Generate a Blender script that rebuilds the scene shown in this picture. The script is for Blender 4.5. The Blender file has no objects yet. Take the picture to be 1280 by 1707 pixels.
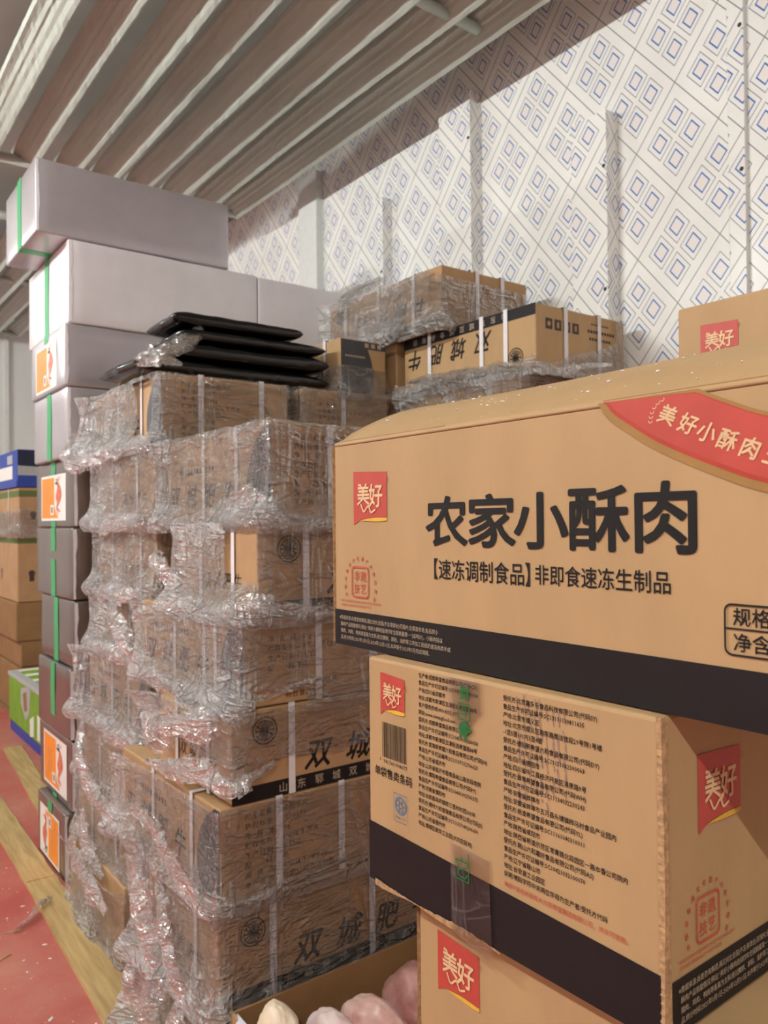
import bpy, bmesh, math, random
import numpy as np
from mathutils import Vector, Matrix

# ------------------------------------------------------------------ camera
SC = bpy.context.scene
COL = SC.collection
cam = bpy.data.cameras.new('camera')
camo = bpy.data.objects.new('camera', cam)
COL.objects.link(camo)
YAW, PIT, ROL = math.radians(36.73), math.radians(0.70), math.radians(-0.52)
_f = Vector((math.sin(YAW)*math.cos(PIT), math.cos(YAW)*math.cos(PIT), math.sin(PIT)))
_r = Vector((math.cos(YAW), -math.sin(YAW), 0))
_u = _r.cross(_f)
_r2 = _r*math.cos(ROL) + _u*math.sin(ROL)
_u2 = -_r*math.sin(ROL) + _u*math.cos(ROL)
camo.matrix_world = Matrix(((_r2.x, _u2.x, -_f.x, 0), (_r2.y, _u2.y, -_f.y, 0), (_r2.z, _u2.z, -_f.z, 1.3), (0, 0, 0, 1)))
cam.sensor_fit = 'VERTICAL'
cam.sensor_height = 36
cam.lens = 36*1318/1707
cam.clip_start = 0.02
cam.dof.use_dof = True
cam.dof.focus_distance = 0.85
cam.dof.aperture_fstop = cam.lens/1000/0.0024
SC.camera = camo

# ------------------------------------------------------------------ world, lamps, exposure
w = bpy.data.worlds.new('world')
SC.world = w
w.use_nodes = True
w.node_tree.nodes['Background'].inputs[0].default_value = (0.9, 0.9, 1.0, 1)
w.node_tree.nodes['Background'].inputs[1].default_value = 0.02
SC.view_settings.view_transform = 'Standard'
SC.view_settings.look = 'None'
SC.view_settings.gamma = 1
SC.view_settings.use_curve_mapping = False
SC.view_settings.exposure = 0.0
SC.cycles.max_bounces = 10
SC.cycles.transparent_max_bounces = 32
SC.cycles.diffuse_bounces = 5
SC.cycles.glossy_bounces = 4
SC.cycles.sample_clamp_indirect = 6

LAMPS = [(-1.2, -1.05, 2.88), (-1.2, 2.5, 2.88), (-1.2, 6.0, 2.88)]      # three LED tubes hung in a row over the aisle
LAMP_COL = (0.96, 1.0, 0.97)
LAMP_STRENGTH = 500

# ------------------------------------------------------------------ materials
def s2l(c):
    return tuple((v/12.92 if v <= 0.04045 else ((v+0.055)/1.055)**2.4) for v in [k/255 for k in c])

class NT:
    def __init__(s, name):
        s.m = bpy.data.materials.new(name)
        s.m.use_nodes = True
        s.t = s.m.node_tree
        s.b = s.t.nodes.get('Principled BSDF')
        s.out = s.t.nodes.get('Material Output')
    def n(s, t, **k):
        nd = s.t.nodes.new(t)
        for a, v in k.items():
            if a.startswith('i_'):
                key = a[2:]
                key = int(key) if key.isdigit() else key.replace('_', ' ')
                nd.inputs[key].default_value = v
            else:
                setattr(nd, a, v)
        return nd
    def l(s, a, ao, b, bi):
        s.t.links.new(a.outputs[ao], b.inputs[bi])
    def math(s, op, a, b=None, c=None):
        nd = s.n('ShaderNodeMath', operation=op)
        for i, v in enumerate((a, b, c)):
            if v is None: continue
            if isinstance(v, tuple): s.t.links.new(v[0].outputs[v[1]], nd.inputs[i])
            elif hasattr(v, 'outputs'): s.t.links.new(v.outputs[0], nd.inputs[i])
            else: nd.inputs[i].default_value = v
        return nd

def mat(name, col, rough=0.6, metal=0.0, var=0.06, scale=30.0, bump=0.0, bscale=200.0, stretch=(1, 1, 1), spec=0.5, col2=None, lo=0.35, hi=0.65, detail=4):
    g = NT(name)
    c = s2l(col)
    tc = g.n('ShaderNodeTexCoord')
    mp = g.n('ShaderNodeMapping', i_Scale=stretch)
    g.l(tc, 'Object', mp, 0)
    nz = g.n('ShaderNodeTexNoise', i_Scale=scale, i_Detail=detail, i_Roughness=0.6)
    g.l(mp, 0, nz, 'Vector')
    rp = g.n('ShaderNodeValToRGB')
    if col2 is None:
        a = tuple(max(0, v*(1-var)) for v in c); b = tuple(min(1, v*(1+var)) for v in c)
    else:
        a, b = c, s2l(col2)
    rp.color_ramp.elements[0].position = lo; rp.color_ramp.elements[0].color = (*a, 1)
    rp.color_ramp.elements[1].position = hi; rp.color_ramp.elements[1].color = (*b, 1)
    g.l(nz, 'Fac', rp, 0)
    g.l(rp, 0, g.b, 'Base Color')
    g.b.inputs['Roughness'].default_value = rough
    g.b.inputs['Metallic'].default_value = metal
    g.b.inputs['Specular IOR Level'].default_value = spec
    if bump:
        n2 = g.n('ShaderNodeTexNoise', i_Scale=bscale, i_Detail=3)
        g.l(mp, 0, n2, 'Vector')
        bp = g.n('ShaderNodeBump', i_Strength=bump, i_Distance=0.002)
        g.l(n2, 'Fac', bp, 'Height')
        g.l(bp, 0, g.b, 'Normal')
    return g.m

M = {}
M['kraft'] = mat('kraft_board', (184, 149, 107), 0.62, var=0.05, scale=14, bump=0.12, bscale=260, stretch=(1, 1, 0.35), spec=0.35)
M['kraft_old'] = mat('kraft_board_brown', (182, 144, 104), 0.6, var=0.08, scale=9, bump=0.15, bscale=200, spec=0.35)
M['kraft_dim'] = mat('kraft_board_dark', (150, 114, 76), 0.65, var=0.1, scale=9, bump=0.1, bscale=200, spec=0.3)
M['kraft_cut'] = mat('corrugated_cut_edge', (178, 140, 100), 0.85, var=0.25, scale=180, bump=0.3, bscale=500)
M['ink'] = mat('black_ink', (30, 27, 26), 0.55, var=0.1, scale=40, spec=0.25)
M['ink_soft'] = mat('brown_black_ink', (66, 52, 42), 0.6, var=0.25, scale=60)
M['band'] = mat('dark_print_band', (32, 28, 29), 0.5, var=0.12, scale=12, bump=0.06, spec=0.25)
M['panel'] = mat('grey_print_panel', (70, 70, 74), 0.5, var=0.12, scale=12)
M['fine'] = mat('kraft_reversed_type', (176, 156, 132), 0.6)
M['red'] = mat('red_print', (190, 72, 60), 0.5, var=0.07, scale=22, bump=0.05)
M['red_type'] = mat('red_type', (192, 88, 64), 0.6)
M['olive'] = mat('banner_gold_border', (160, 118, 62), 0.55)
M['dred'] = mat('banner_dark_red_border', (178, 58, 40), 0.55)
M['yellow'] = mat('yellow_print', (228, 178, 62), 0.55)
M['cream'] = mat('kraft_coloured_type', (226, 190, 146), 0.6)
M['blue_ink'] = mat('blue_ink', (92, 122, 150), 0.6)
M['purple'] = mat('faint_purple_stamp_ink', (138, 106, 104), 0.7, col2=(170, 132, 106), scale=120, lo=.4, hi=.6)
M['green_tape'] = mat('green_tape', (52, 170, 104), 0.35, var=0.08, scale=20)
M['green_ink'] = mat('green_ink', (34, 112, 60), 0.4)
M['orange'] = mat('orange_label_print', (248, 148, 44), 0.45, var=0.05)
M['white_label'] = mat('white_label_paper', (238, 234, 228), 0.45, var=0.02)
M['shrimp'] = mat('shrimp_picture_red', (206, 82, 56), 0.45, col2=(232, 140, 104), scale=60)
M['label_grey'] = mat('label_small_print', (150, 140, 130), 0.5)
M['strap'] = mat('white_strapping', (232, 226, 228), 0.4, var=0.04, scale=60, bump=0.2, bscale=700)
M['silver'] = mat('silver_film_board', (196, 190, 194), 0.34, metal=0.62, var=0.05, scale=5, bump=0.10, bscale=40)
M['silver_dark_reflection'] = mat('silver_film_board_dark_reflection', (150, 142, 138), 0.27, metal=0.85, var=0.06, scale=5, bump=0.12, bscale=40)  # same silver board, dark reflections of the aisle put into its base colour
M['silver_w'] = mat('white_film_board', (226, 220, 222), 0.4, metal=0.15, var=0.04, scale=6, bump=0.10, bscale=40)
M['silver_edge'] = mat('scuffed_white_edge', (236, 230, 232), 0.5, var=0.05, scale=60)
M['black_bag'] = mat('black_plastic', (8, 8, 9), 0.16, var=0.3, scale=12, bump=0.35, bscale=38, spec=0.6)
M['frost'] = mat('frost', (240, 240, 238), 0.7, var=0.03, bump=0.5, bscale=400)
M['coil'] = mat('frosted_aluminium', (182, 188, 178), 0.55, metal=0.2, var=0.08, scale=12, bump=0.25, bscale=120, stretch=(1, 0.15, 1))
M['ceil'] = mat('ceiling_panel_paint', (150, 146, 138), 0.6, var=0.05, scale=4, bump=0.05)
M['trim_white'] = mat('white_trim', (222, 224, 220), 0.45, var=0.03)
M['screw'] = mat('dark_screw', (50, 48, 46), 0.4, metal=0.6)
M['wall_plain'] = mat('plain_white_panel', (222, 224, 220), 0.4, var=0.03, scale=3)
M['wood'] = mat('floor_board_wood', (196, 166, 112), 0.6, col2=(168, 138, 88), scale=10, bump=0.3, bscale=60, stretch=(6, 0.5, 3))
M['pallet'] = mat('pallet_wood', (150, 118, 80), 0.75, col2=(120, 92, 60), scale=12, bump=0.3, bscale=60)
M['meat'] = mat('frozen_meat', (196, 142, 132), 0.42, col2=(228, 198, 186), scale=9, bump=0.5, bscale=40)
M['meat_pale'] = mat('frozen_pale_meat', (232, 206, 172), 0.45, col2=(240, 226, 206), scale=10, bump=0.5, bscale=50)
M['meat_dark'] = mat('frozen_rose_meat', (172, 110, 104), 0.4, col2=(206, 160, 150), scale=11, bump=0.5, bscale=45)
M['meat_frost'] = mat('frosty_meat', (204, 156, 146), 0.45, col2=(244, 240, 238), scale=6, bump=0.5, bscale=50)
M['liner'] = mat('white_liner', (232, 228, 236), 0.4)
M['blue_box'] = mat('blue_carton', (44, 70, 158), 0.5, var=0.08, scale=8)
M['blue_dark'] = mat('dark_blue_print', (30, 34, 60), 0.5)
M['green_print'] = mat('green_carton_print', (120, 168, 46), 0.5, var=0.12, scale=10)
M['green_dull'] = mat('dull_green_band', (96, 112, 58), 0.6)
M['grey_print'] = mat('grey_print', (176, 178, 176), 0.5)
M['lamp_body'] = mat('lamp_housing', (210, 210, 208), 0.4)
M['tape'] = None

# red painted floor
g = NT('red_floor_paint')
tc = g.n('ShaderNodeTexCoord')
n1 = g.n('ShaderNodeTexNoise', i_Scale=2.2, i_Detail=8, i_Roughness=0.65)
n2 = g.n('ShaderNodeTexNoise', i_Scale=55, i_Detail=5, i_Roughness=0.7)
n3 = g.n('ShaderNodeTexNoise', i_Scale=7, i_Detail=6, i_Roughness=0.75)
for q in (n1, n2, n3): g.l(tc, 'Object', q, 'Vector')
r1 = g.n('ShaderNodeValToRGB')
r1.color_ramp.elements[0].position = .36; r1.color_ramp.elements[0].color = (*s2l((178, 82, 74)), 1)
r1.color_ramp.elements[1].position = .68; r1.color_ramp.elements[1].color = (*s2l((192, 126, 108)), 1)
g.l(n1, 'Fac', r1, 0)
r2 = g.n('ShaderNodeValToRGB')
r2.color_ramp.elements[0].position = .60; r2.color_ramp.elements[1].position = .76
g.l(n3, 'Fac', r2, 0)
r3 = g.n('ShaderNodeValToRGB')
r3.color_ramp.elements[0].position = .62; r3.color_ramp.elements[1].position = .70
g.l(n2, 'Fac', r3, 0)
mx = g.n('ShaderNodeMixRGB', i_Color2=(*s2l((196, 150, 120)), 1)); g.l(r1, 0, mx, 'Color1')
f1 = g.math('MULTIPLY', r2, 0.55); g.l(f1, 0, mx, 'Fac')
mx2 = g.n('ShaderNodeMixRGB', i_Color2=(*s2l((226, 190, 176)), 1)); g.l(mx, 0, mx2, 'Color1')
f2 = g.math('MULTIPLY', r3, 0.5); g.l(f2, 0, mx2, 'Fac')
g.l(mx2, 0, g.b, 'Base Color')
g.b.inputs['Roughness'].default_value = 0.5
bp = g.n('ShaderNodeBump', i_Strength=0.3, i_Distance=0.003); g.l(n3, 'Fac', bp, 'Height'); g.l(bp, 0, g.b, 'Normal')
M['floor'] = g.m

# insulated wall panel printed with a lozenge pattern
def wall_mat(name, axis='Y', off=(1.49, 2.736), cell=(0.15, 0.182), warm=True):
    g = NT(name)
    ge = g.n('ShaderNodeNewGeometry')
    sp = g.n('ShaderNodeSeparateXYZ'); g.l(ge, 'Position', sp, 0)
    u = g.math('DIVIDE', g.math('SUBTRACT', (sp, axis), off[0]), cell[0]*2)
    v = g.math('DIVIDE', g.math('SUBTRACT', (sp, 'Z'), off[1]), cell[1]*2)
    a = g.math('ADD', u, v); b = g.math('SUBTRACT', u, v)
    def fold(x):
        return g.math('ABSOLUTE', g.math('SUBTRACT', g.math('FRACT', x), 0.5))
    pa, pb = fold(a), fold(b)
    lat = g.math('GREATER_THAN', g.math('MAXIMUM', pa, pb), 0.4925)
    qa = g.math('ABSOLUTE', g.math('SUBTRACT', pa, 0.195))
    qb = g.math('ABSOLUTE', g.math('SUBTRACT', pb, 0.195))
    q = g.math('MAXIMUM', qa, qb)
    def line(d, wd):
        return g.math('LESS_THAN', g.math('ABSOLUTE', g.math('SUBTRACT', q, d)), wd)
    lo = line(0.156, 0.0055); li = line(0.088, 0.0095)
    ins = g.math('LESS_THAN', q, 0.088)
    ring = g.math('LESS_THAN', q, 0.156)
    nz = g.n('ShaderNodeTexNoise', i_Scale=5, i_Detail=5); g.l(ge, 'Position', nz, 'Vector')
    rp = g.n('ShaderNodeValToRGB')
    rp.color_ramp.elements[0].position = .3; rp.color_ramp.elements[0].color = (*s2l((234, 232, 226)), 1)
    rp.color_ramp.elements[1].position = .7; rp.color_ramp.elements[1].color = (*s2l((245, 243, 238)), 1)
    g.l(nz, 'Fac', rp, 0)
    def over(prev, fac, c, k=1.0):
        m = g.n('ShaderNodeMixRGB', i_Color2=(*s2l(c), 1))
        g.t.links.new(prev.outputs[0], m.inputs['Color1'])
        f = g.math('MULTIPLY', fac, k); g.l(f, 0, m, 'Fac')
        return m
    c = over(rp, ring, (232, 232, 230), .4)
    c = over(c, ins, (236, 224, 218), .6)
    c = over(c, lat, (138, 138, 142))
    c = over(c, lo, (128, 130, 146))
    c = over(c, li, (58, 108, 178))
    g.l(c, 0, g.b, 'Base Color')
    g.b.inputs['Roughness'].default_value = 0.32
    n2 = g.n('ShaderNodeTexNoise', i_Scale=3.0, i_Detail=2); g.l(ge, 'Position', n2, 'Vector')
    bp = g.n('ShaderNodeBump', i_Strength=0.12, i_Distance=0.02); g.l(n2, 'Fac', bp, 'Height'); g.l(bp, 0, g.b, 'Normal')
    return g.m
M['wall'] = wall_mat('printed_wall_panel')
M['wall_x'] = wall_mat('printed_wall_panel_end', axis='X')
M['trim_pat'] = wall_mat('printed_trim', off=(1.40, 2.66))
M['trim_pat_side'] = wall_mat('printed_trim_side', axis='X', off=(2.30, 2.64), cell=(0.11, 0.17))

# transparent wrapping film: attribute haze carries how many layers are gathered there
def film_mat(name, haze0, haze1, gloss, rough, bump, tint=(1, 1, 1)):
    g = NT(name)
    g.t.nodes.remove(g.b)
    at = g.n('ShaderNodeAttribute', attribute_name='haze')
    tc = g.n('ShaderNodeTexCoord')
    def ridge(scale, rot, stretch, dist, width, detail=3):
        mp = g.n('ShaderNodeMapping', i_Scale=stretch, i_Rotation=rot); g.l(tc, 'Object', mp, 0)
        nz = g.n('ShaderNodeTexNoise', i_Scale=scale, i_Detail=detail, i_Roughness=0.55, i_Distortion=dist); g.l(mp, 0, nz, 'Vector')
        return g.math('SUBTRACT', 1.0, g.math('MINIMUM', g.math('MULTIPLY', g.math('ABSOLUTE', g.math('SUBTRACT', nz, 0.5)), width), 1.0)), nz
    ra, na = ridge(6.5, (0.5, 0.4, 0.6), (1, 1, 3.2), 0.9, 13)
    rb, nb = ridge(8, (-0.7, 0.5, 0.3), (1, 1, 0.28), 0.7, 15)
    rc, nc = ridge(30, (0.2, 1.1, 0.4), (1, 1, 1.6), 1.2, 7)
    hsum = g.math('ADD', g.math('ADD', g.math('MULTIPLY', ra, 0.8), g.math('MULTIPLY', rb, 0.8)), g.math('MULTIPLY', rc, 0.22))
    bp = g.n('ShaderNodeBump', i_Strength=bump, i_Distance=0.014); g.l(hsum, 0, bp, 'Height')
    tr = g.n('ShaderNodeBsdfTransparent', i_Color=(*tint, 1))
    df = g.n('ShaderNodeBsdfDiffuse', i_Color=(0.93, 0.93, 0.93, 1)); g.l(bp, 0, df, 'Normal')
    tl = g.n('ShaderNodeBsdfTranslucent', i_Color=(0.93, 0.93, 0.93, 1)); g.l(bp, 0, tl, 'Normal')
    wh = g.n('ShaderNodeMixShader', i_Fac=0.35); g.l(df, 0, wh, 1); g.l(tl, 0, wh, 2)
    hz = g.math('ADD', g.math('MULTIPLY', (at, 'Fac'), haze1), haze0)
    lines = g.math('ADD', g.math('POWER', ra, 7.0), g.math('POWER', rb, 7.0))
    amt = g.math('ADD', g.math('MULTIPLY', (at, 'Fac'), 1.1), 0.10)
    hz2 = g.math('ADD', hz, g.math('MULTIPLY', lines, amt))
    hz3 = g.math('MINIMUM', hz2, 0.88)
    m1 = g.n('ShaderNodeMixShader'); g.l(hz3, 0, m1, 'Fac'); g.l(tr, 0, m1, 1); g.l(wh, 0, m1, 2)
    g1 = g.n('ShaderNodeBsdfGlossy', i_Roughness=rough, i_Color=(1, 1, 1, 1)); g.l(bp, 0, g1, 'Normal')
    g2 = g.n('ShaderNodeBsdfGlossy', i_Roughness=rough*3.2, i_Color=(1, 1, 1, 1)); g.l(bp, 0, g2, 'Normal')
    gl = g.n('ShaderNodeMixShader', i_Fac=.4); g.l(g1, 0, gl, 1); g.l(g2, 0, gl, 2)
    lw = g.n('ShaderNodeFresnel', i_IOR=1.5); g.l(bp, 0, lw, 'Normal')
    fr = g.math('MINIMUM', g.math('ADD', g.math('MULTIPLY', lw, gloss), 0.03), 0.7)
    m2 = g.n('ShaderNodeMixShader'); g.l(fr, 0, m2, 'Fac'); g.l(m1, 0, m2, 1); g.l(gl, 0, m2, 2)
    g.l(m2, 0, g.out, 'Surface')
    return g.m
M['film'] = film_mat("clear_wrapping_film", 0.01, 0.62, 1.25, 0.07, 1.1)
M['tape'] = film_mat('clear_packing_tape', 0.0, 0.0, 0.7, 0.2, 0.08)

g = NT('lamp_glow')
g.b.inputs['Emission Color'].default_value = (*LAMP_COL, 1)
g.b.inputs['Emission Strength'].default_value = LAMP_STRENGTH
M['glow'] = g.m

# ------------------------------------------------------------------ object helpers
def link(name, me, m=None, parent=None):
    o = bpy.data.objects.new(name, me)
    COL.objects.link(o)
    if parent is not None: o.parent = parent
    if m is not None and me is not None:
        ms = m if isinstance(m, (list, tuple)) else [m]
        for k in ms: me.materials.append(k)
    return o

def from_bm(name, bm, m, parent=None, smooth=False, bevel_auto=None):
    me = bpy.data.meshes.new(name)
    bmesh.ops.recalc_face_normals(bm, faces=bm.faces)
    bm.to_mesh(me); bm.free()
    if smooth:
        for p in me.polygons: p.use_smooth = True
    return link(name, me, m, parent)

def from_py(name, v, f, m, parent=None, smooth=False):
    me = bpy.data.meshes.new(name)
    me.from_pydata(v, [], f); me.update()
    if smooth: me.polygons.foreach_set('use_smooth', [True]*len(me.polygons))
    return link(name, me, m, parent)

def thing(name, label, cat, loc=(0, 0, 0), rz=0, group=None):
    o = bpy.data.objects.new(name, None)
    COL.objects.link(o)
    o.empty_display_size = 0.05
    o.location = loc; o.rotation_euler = (0, 0, rz)
    o['label'] = label; o['category'] = cat
    if group: o['group'] = group
    return o

def tag(o, label, cat, group=None):
    o['label'] = label; o['category'] = cat
    if group: o['group'] = group
    return o

def structure(o):
    o['kind'] = 'structure'
    return o

def add_box(bm, lo, hi, bev=0.0):
    g = bmesh.ops.create_cube(bm, size=1)
    for v in g['verts']:
        v.co = Vector([lo[i] + (v.co[i]+.5)*(hi[i]-lo[i]) for i in range(3)])
    if bev:
        es = list({e for v in g['verts'] for e in v.link_edges})
        bmesh.ops.bevel(bm, geom=es, offset=bev, segments=2, profile=0.5, affect='EDGES')

def box_obj(name, lo, hi, m, parent=None, bev=0.0):
    bm = bmesh.new(); add_box(bm, lo, hi, bev)
    return from_bm(name, bm, m, parent)

# vectorised value noise / crumple fields ---------------------------------------
_rng = np.random.RandomState(7)
_tab = _rng.rand(4096)
def vnoise(p):
    i = np.floor(p).astype(np.int64); f = p-i; f = f*f*(3-2*f)
    def h(a, b, c):
        return _tab[((a*73856093) ^ (b*19349663) ^ (c*83492791)) & 4095]
    r = 0
    for dx in (0, 1):
        for dy in (0, 1):
            for dz in (0, 1):
                wt = (f[:, 0] if dx else 1-f[:, 0])*(f[:, 1] if dy else 1-f[:, 1])*(f[:, 2] if dz else 1-f[:, 2])
                r = r + wt*h(i[:, 0]+dx, i[:, 1]+dy, i[:, 2]+dz)
    return r
def fbm(p, o=3):
    r = 0; a = .5
    for k in range(o):
        r = r + a*vnoise(p*(2**k)+17.3*k); a *= .5
    return r
def crumple(p, seed, n=9, lmin=.02, lmax=.09):
    rs = np.random.RandomState(seed)
    wv = np.stack([fbm(p*9+seed), fbm(p*9+seed+50), fbm(p*9+seed+90)], 1)*.14
    q = p+wv
    h = np.zeros(len(p)); tot = 0
    for k in range(n):
        d = rs.normal(size=3); d /= np.linalg.norm(d)
        lam = lmin*(lmax/lmin)**rs.rand()
        t = q@d/lam+rs.rand()*10
        a = lam**.8
        h += a*np.abs((t % 2)-1); tot += a
    return h/tot

def rounded_box(dx, dy, dz, r=0.006, seg=None, dent=0.0, seed=0, lift=None):
    """closed box from (0,0,0) to (dx,dy,dz) with rounded edges and optional dents"""
    sx, sy, sz = seg or (1, 1, 1)
    def axis(L, n):
        a = [0, r*.3, r]
        a += [r+(L-2*r)*k/n for k in range(1, n)]
        return np.array(a+[L-r, L-r*.3, L])
    ax, ay, az = axis(dx, sx), axis(dy, sy), axis(dz, sz)
    idx = {}; V = []; F = []
    def vid(i, j, k):
        key = (i, j, k)
        if key not in idx:
            idx[key] = len(V); V.append((ax[i], ay[j], az[k]))
        return idx[key]
    nx, ny, nz = len(ax)-1, len(ay)-1, len(az)-1
    for i in range(nx):
        for j in range(ny):
            F.append((vid(i, j, 0), vid(i, j+1, 0), vid(i+1, j+1, 0), vid(i+1, j, 0)))
            F.append((vid(i, j, nz), vid(i+1, j, nz), vid(i+1, j+1, nz), vid(i, j+1, nz)))
    for i in range(nx):
        for k in range(nz):
            F.append((vid(i, 0, k), vid(i+1, 0, k), vid(i+1, 0, k+1), vid(i, 0, k+1)))
            F.append((vid(i, ny, k), vid(i, ny, k+1), vid(i+1, ny, k+1), vid(i+1, ny, k)))
    for j in range(ny):
        for k in range(nz):
            F.append((vid(0, j, k), vid(0, j, k+1), vid(0, j+1, k+1), vid(0, j+1, k)))
            F.append((vid(nx, j, k), vid(nx, j+1, k), vid(nx, j+1, k+1), vid(nx, j, k+1)))
    P = np.array(V, float)
    D = np.array([dx, dy, dz])
    c = np.clip(P, r, D-r)
    d = P-c; ln = np.linalg.norm(d, axis=1, keepdims=True); ln[ln == 0] = 1
    P = c+d/ln*r*np.minimum(1, ln/1e-9)
    if dent:
        n = (fbm(P*6+seed*3.1)-.45)*dent*2+(crumple(P, seed+3, 5, .08, .3)-.5)*dent
        e = np.minimum.reduce([P[:, 0]+.02, dx-P[:, 0]+.02, np.ones(len(P))*9])
        P = P - d/ln*(np.maximum(n, 0)*.7)[:, None]
    return [tuple(p) for p in P], F

# flat print on a face -------------------------------------------------------
class Frame:
    """o: bottom-left corner of the face as seen from outside, s to the right, t up, n outwards"""
    def __init__(self, o, s, t=(0, 0, 1)):
        self.o, self.s, self.t = Vector(o), Vector(s).normalized(), Vector(t).normalized()
        self.n = self.s.cross(self.t)
    def p(self, a, b, off=0.0006):
        return self.o+self.s*a+self.t*b+self.n*off
    def flipped(self, wd, ht):
        return Frame(self.o+self.s*wd+self.t*ht, -self.s, -self.t)

class Flat:
    def __init__(self, fr, off=0.0006):
        self.fr, self.off, self.v, self.f = fr, off, [], []
    def poly(self, pts, lift=0.0):
        b = len(self.v)
        self.v += [self.fr.p(x, y, self.off+lift) for x, y in pts]
        self.f.append(tuple(range(b, b+len(pts))))
    def rect(self, x0, y0, x1, y1):
        self.poly([(x0, y0), (x1, y0), (x1, y1), (x0, y1)])
    def strip(self, A, B):
        for i in range(len(A)-1):
            self.poly([A[i], A[i+1], B[i+1], B[i]])
    def line(self, pts, wd, closed=False):
        n = len(pts)
        for i in range(n if closed else n-1):
            a = Vector(pts[i]); b = Vector(pts[(i+1) % n])
            d = b-a
            if d.length < 1e-7: continue
            d.normalize(); nn = Vector((-d.y, d.x))*wd/2; e = d*wd*.35
            self.poly([a-e-nn, b+e-nn, b+e+nn, a-e+nn], .00035+.00002*(i % 12))
    def disc(self, cx, cy, r, n=20):
        self.poly([(cx+r*math.cos(2*math.pi*k/n), cy+r*math.sin(2*math.pi*k/n)) for k in range(n)])
    def ring(self, cx, cy, r, wd, n=28, a0=0, a1=2*math.pi):
        A = [(cx+(r-wd/2)*math.cos(a0+(a1-a0)*k/n), cy+(r-wd/2)*math.sin(a0+(a1-a0)*k/n)) for k in range(n+1)]
        B = [(cx+(r+wd/2)*math.cos(a0+(a1-a0)*k/n), cy+(r+wd/2)*math.sin(a0+(a1-a0)*k/n)) for k in range(n+1)]
        self.strip(A, B)
    def text(self, body, x, y, size, sx=1.0, bold=0.0, shear=0.0, res=1, spacing=1.0, rot=0.0):
        v, f = text_mesh(body, shear, res, spacing)
        cr, sr = math.cos(rot), math.sin(rot)
        if bold >= .014: sh = [(0, 0)]+[(bold*math.cos(k*math.pi/4), bold*math.sin(k*math.pi/4)) for k in range(8)]
        elif bold >= .009: sh = [(-bold, 0), (bold, 0), (0, bold), (0, -bold)]
        elif bold > 0: sh = [(-bold*1.5, 0), (bold*1.5, 0)]
        else: sh = [(0, 0)]
        for ki, (ox, oy) in enumerate(sh):
            b = len(self.v)
            lift = self.off+.00003*ki
            for (px, py) in v:
                px = (px+ox)*size*sx; py = (py+oy)*size
                self.v.append(self.fr.p(x+px*cr-py*sr, y+px*sr+py*cr, lift))
            self.f += [tuple(b+i for i in q) for q in f]
    def build(self, name, m, parent=None):
        return from_py(name, [tuple(k) for k in self.v], self.f, m, parent)

_tc = {}
def text_mesh(body, shear=0.0, res=1, spacing=1.0):
    key = (body, shear, res, spacing)
    if key in _tc: return _tc[key]
    c = bpy.data.curves.new('type', 'FONT')
    c.body = body; c.size = 1; c.resolution_u = res; c.shear = shear; c.space_character = spacing
    o = bpy.data.objects.new('type', c)
    COL.objects.link(o)
    dg = bpy.context.evaluated_depsgraph_get()
    e = o.evaluated_get(dg)
    me = e.to_mesh()
    v = [(k.co.x, k.co.y) for k in me.vertices]; f = [tuple(p.vertices) for p in me.polygons]
    e.to_mesh_clear()
    bpy.data.objects.remove(o); bpy.data.curves.remove(c)
    _tc[key] = (v, f)
    return v, f

def seg_arc(pts, n=8):
    """quadratic-like smooth polyline through control points (Catmull-Rom)"""
    P = [Vector(p) for p in pts]; P = [P[0]*2-P[1]]+P+[P[-1]*2-P[-2]]
    out = []
    for i in range(1, len(P)-2):
        for k in range(n):
            t = k/n
            a, b, c, d = P[i-1], P[i], P[i+1], P[i+2]
            out.append(tuple(.5*((2*b)+(c-a)*t+(2*a-5*b+4*c-d)*t*t+(3*b-a-3*c+d)*t**3)))
    out.append(tuple(P[-2]))
    return out
# ------------------------------------------------------------------ setting
WX = 2.32
def plane_box(name, lo, hi, m):
    return structure(box_obj(name, lo, hi, m))
plane_box('floor', (-4.3, -5.1, -0.1), (2.42, 8.4, 0.0), M['floor'])
plane_box('ceiling', (-4.3, -5.1, 3.30), (2.42, 8.4, 3.4), M['ceil'])
plane_box('wall_right', (WX, -5.0, 0.0), (WX+.1, 8.3, 3.30), M['wall'])
plane_box('wall_left', (-4.3, -5.0, 0.0), (-4.2, 8.3, 3.30), M['wall'])
plane_box('wall_far', (-4.3, 8.3, 0.0), (2.42, 8.4, 3.30), M['wall_plain'])
plane_box('wall_back', (-4.3, -5.1, 0.0), (2.42, -5.0, 3.30), M['wall_plain'])

def trim(n, y0, y1, z1, d, side, front, screws=()):
    bm = bmesh.new(); add_box(bm, (WX-d, y0, 0.0), (WX+.002, y1, z1), 0.003)
    me = bpy.data.meshes.new('trim')
    bmesh.ops.recalc_face_normals(bm, faces=bm.faces)
    for f in bm.faces:
        if f.normal.y < -.7: f.material_index = 1
    bm.to_mesh(me); bm.free()
    o = structure(link('trim_%d' % n, me, [front, side]))
    for z in screws:
        b = bmesh.new()
        bmesh.ops.create_uvsphere(b, u_segments=10, v_segments=6, radius=0.007)
        for v in b.verts: v.co = Vector((v.co.x*.5+WX-d, v.co.y+y0+.012, v.co.z+z))
        from_bm('screw', b, M['screw'], o, True)
    return o
trim(1, 3.64, 3.83, 3.22, 0.045, M['trim_white'], M['trim_white'])
trim(2, 3.02, 3.24, 2.86, 0.060, M['trim_pat_side'], M['trim_pat'], (2.5,))
trim(3, 2.40, 2.60, 3.10, 0.065, M['trim_pat_side'], M['trim_pat'], (2.34, 2.9))
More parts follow.
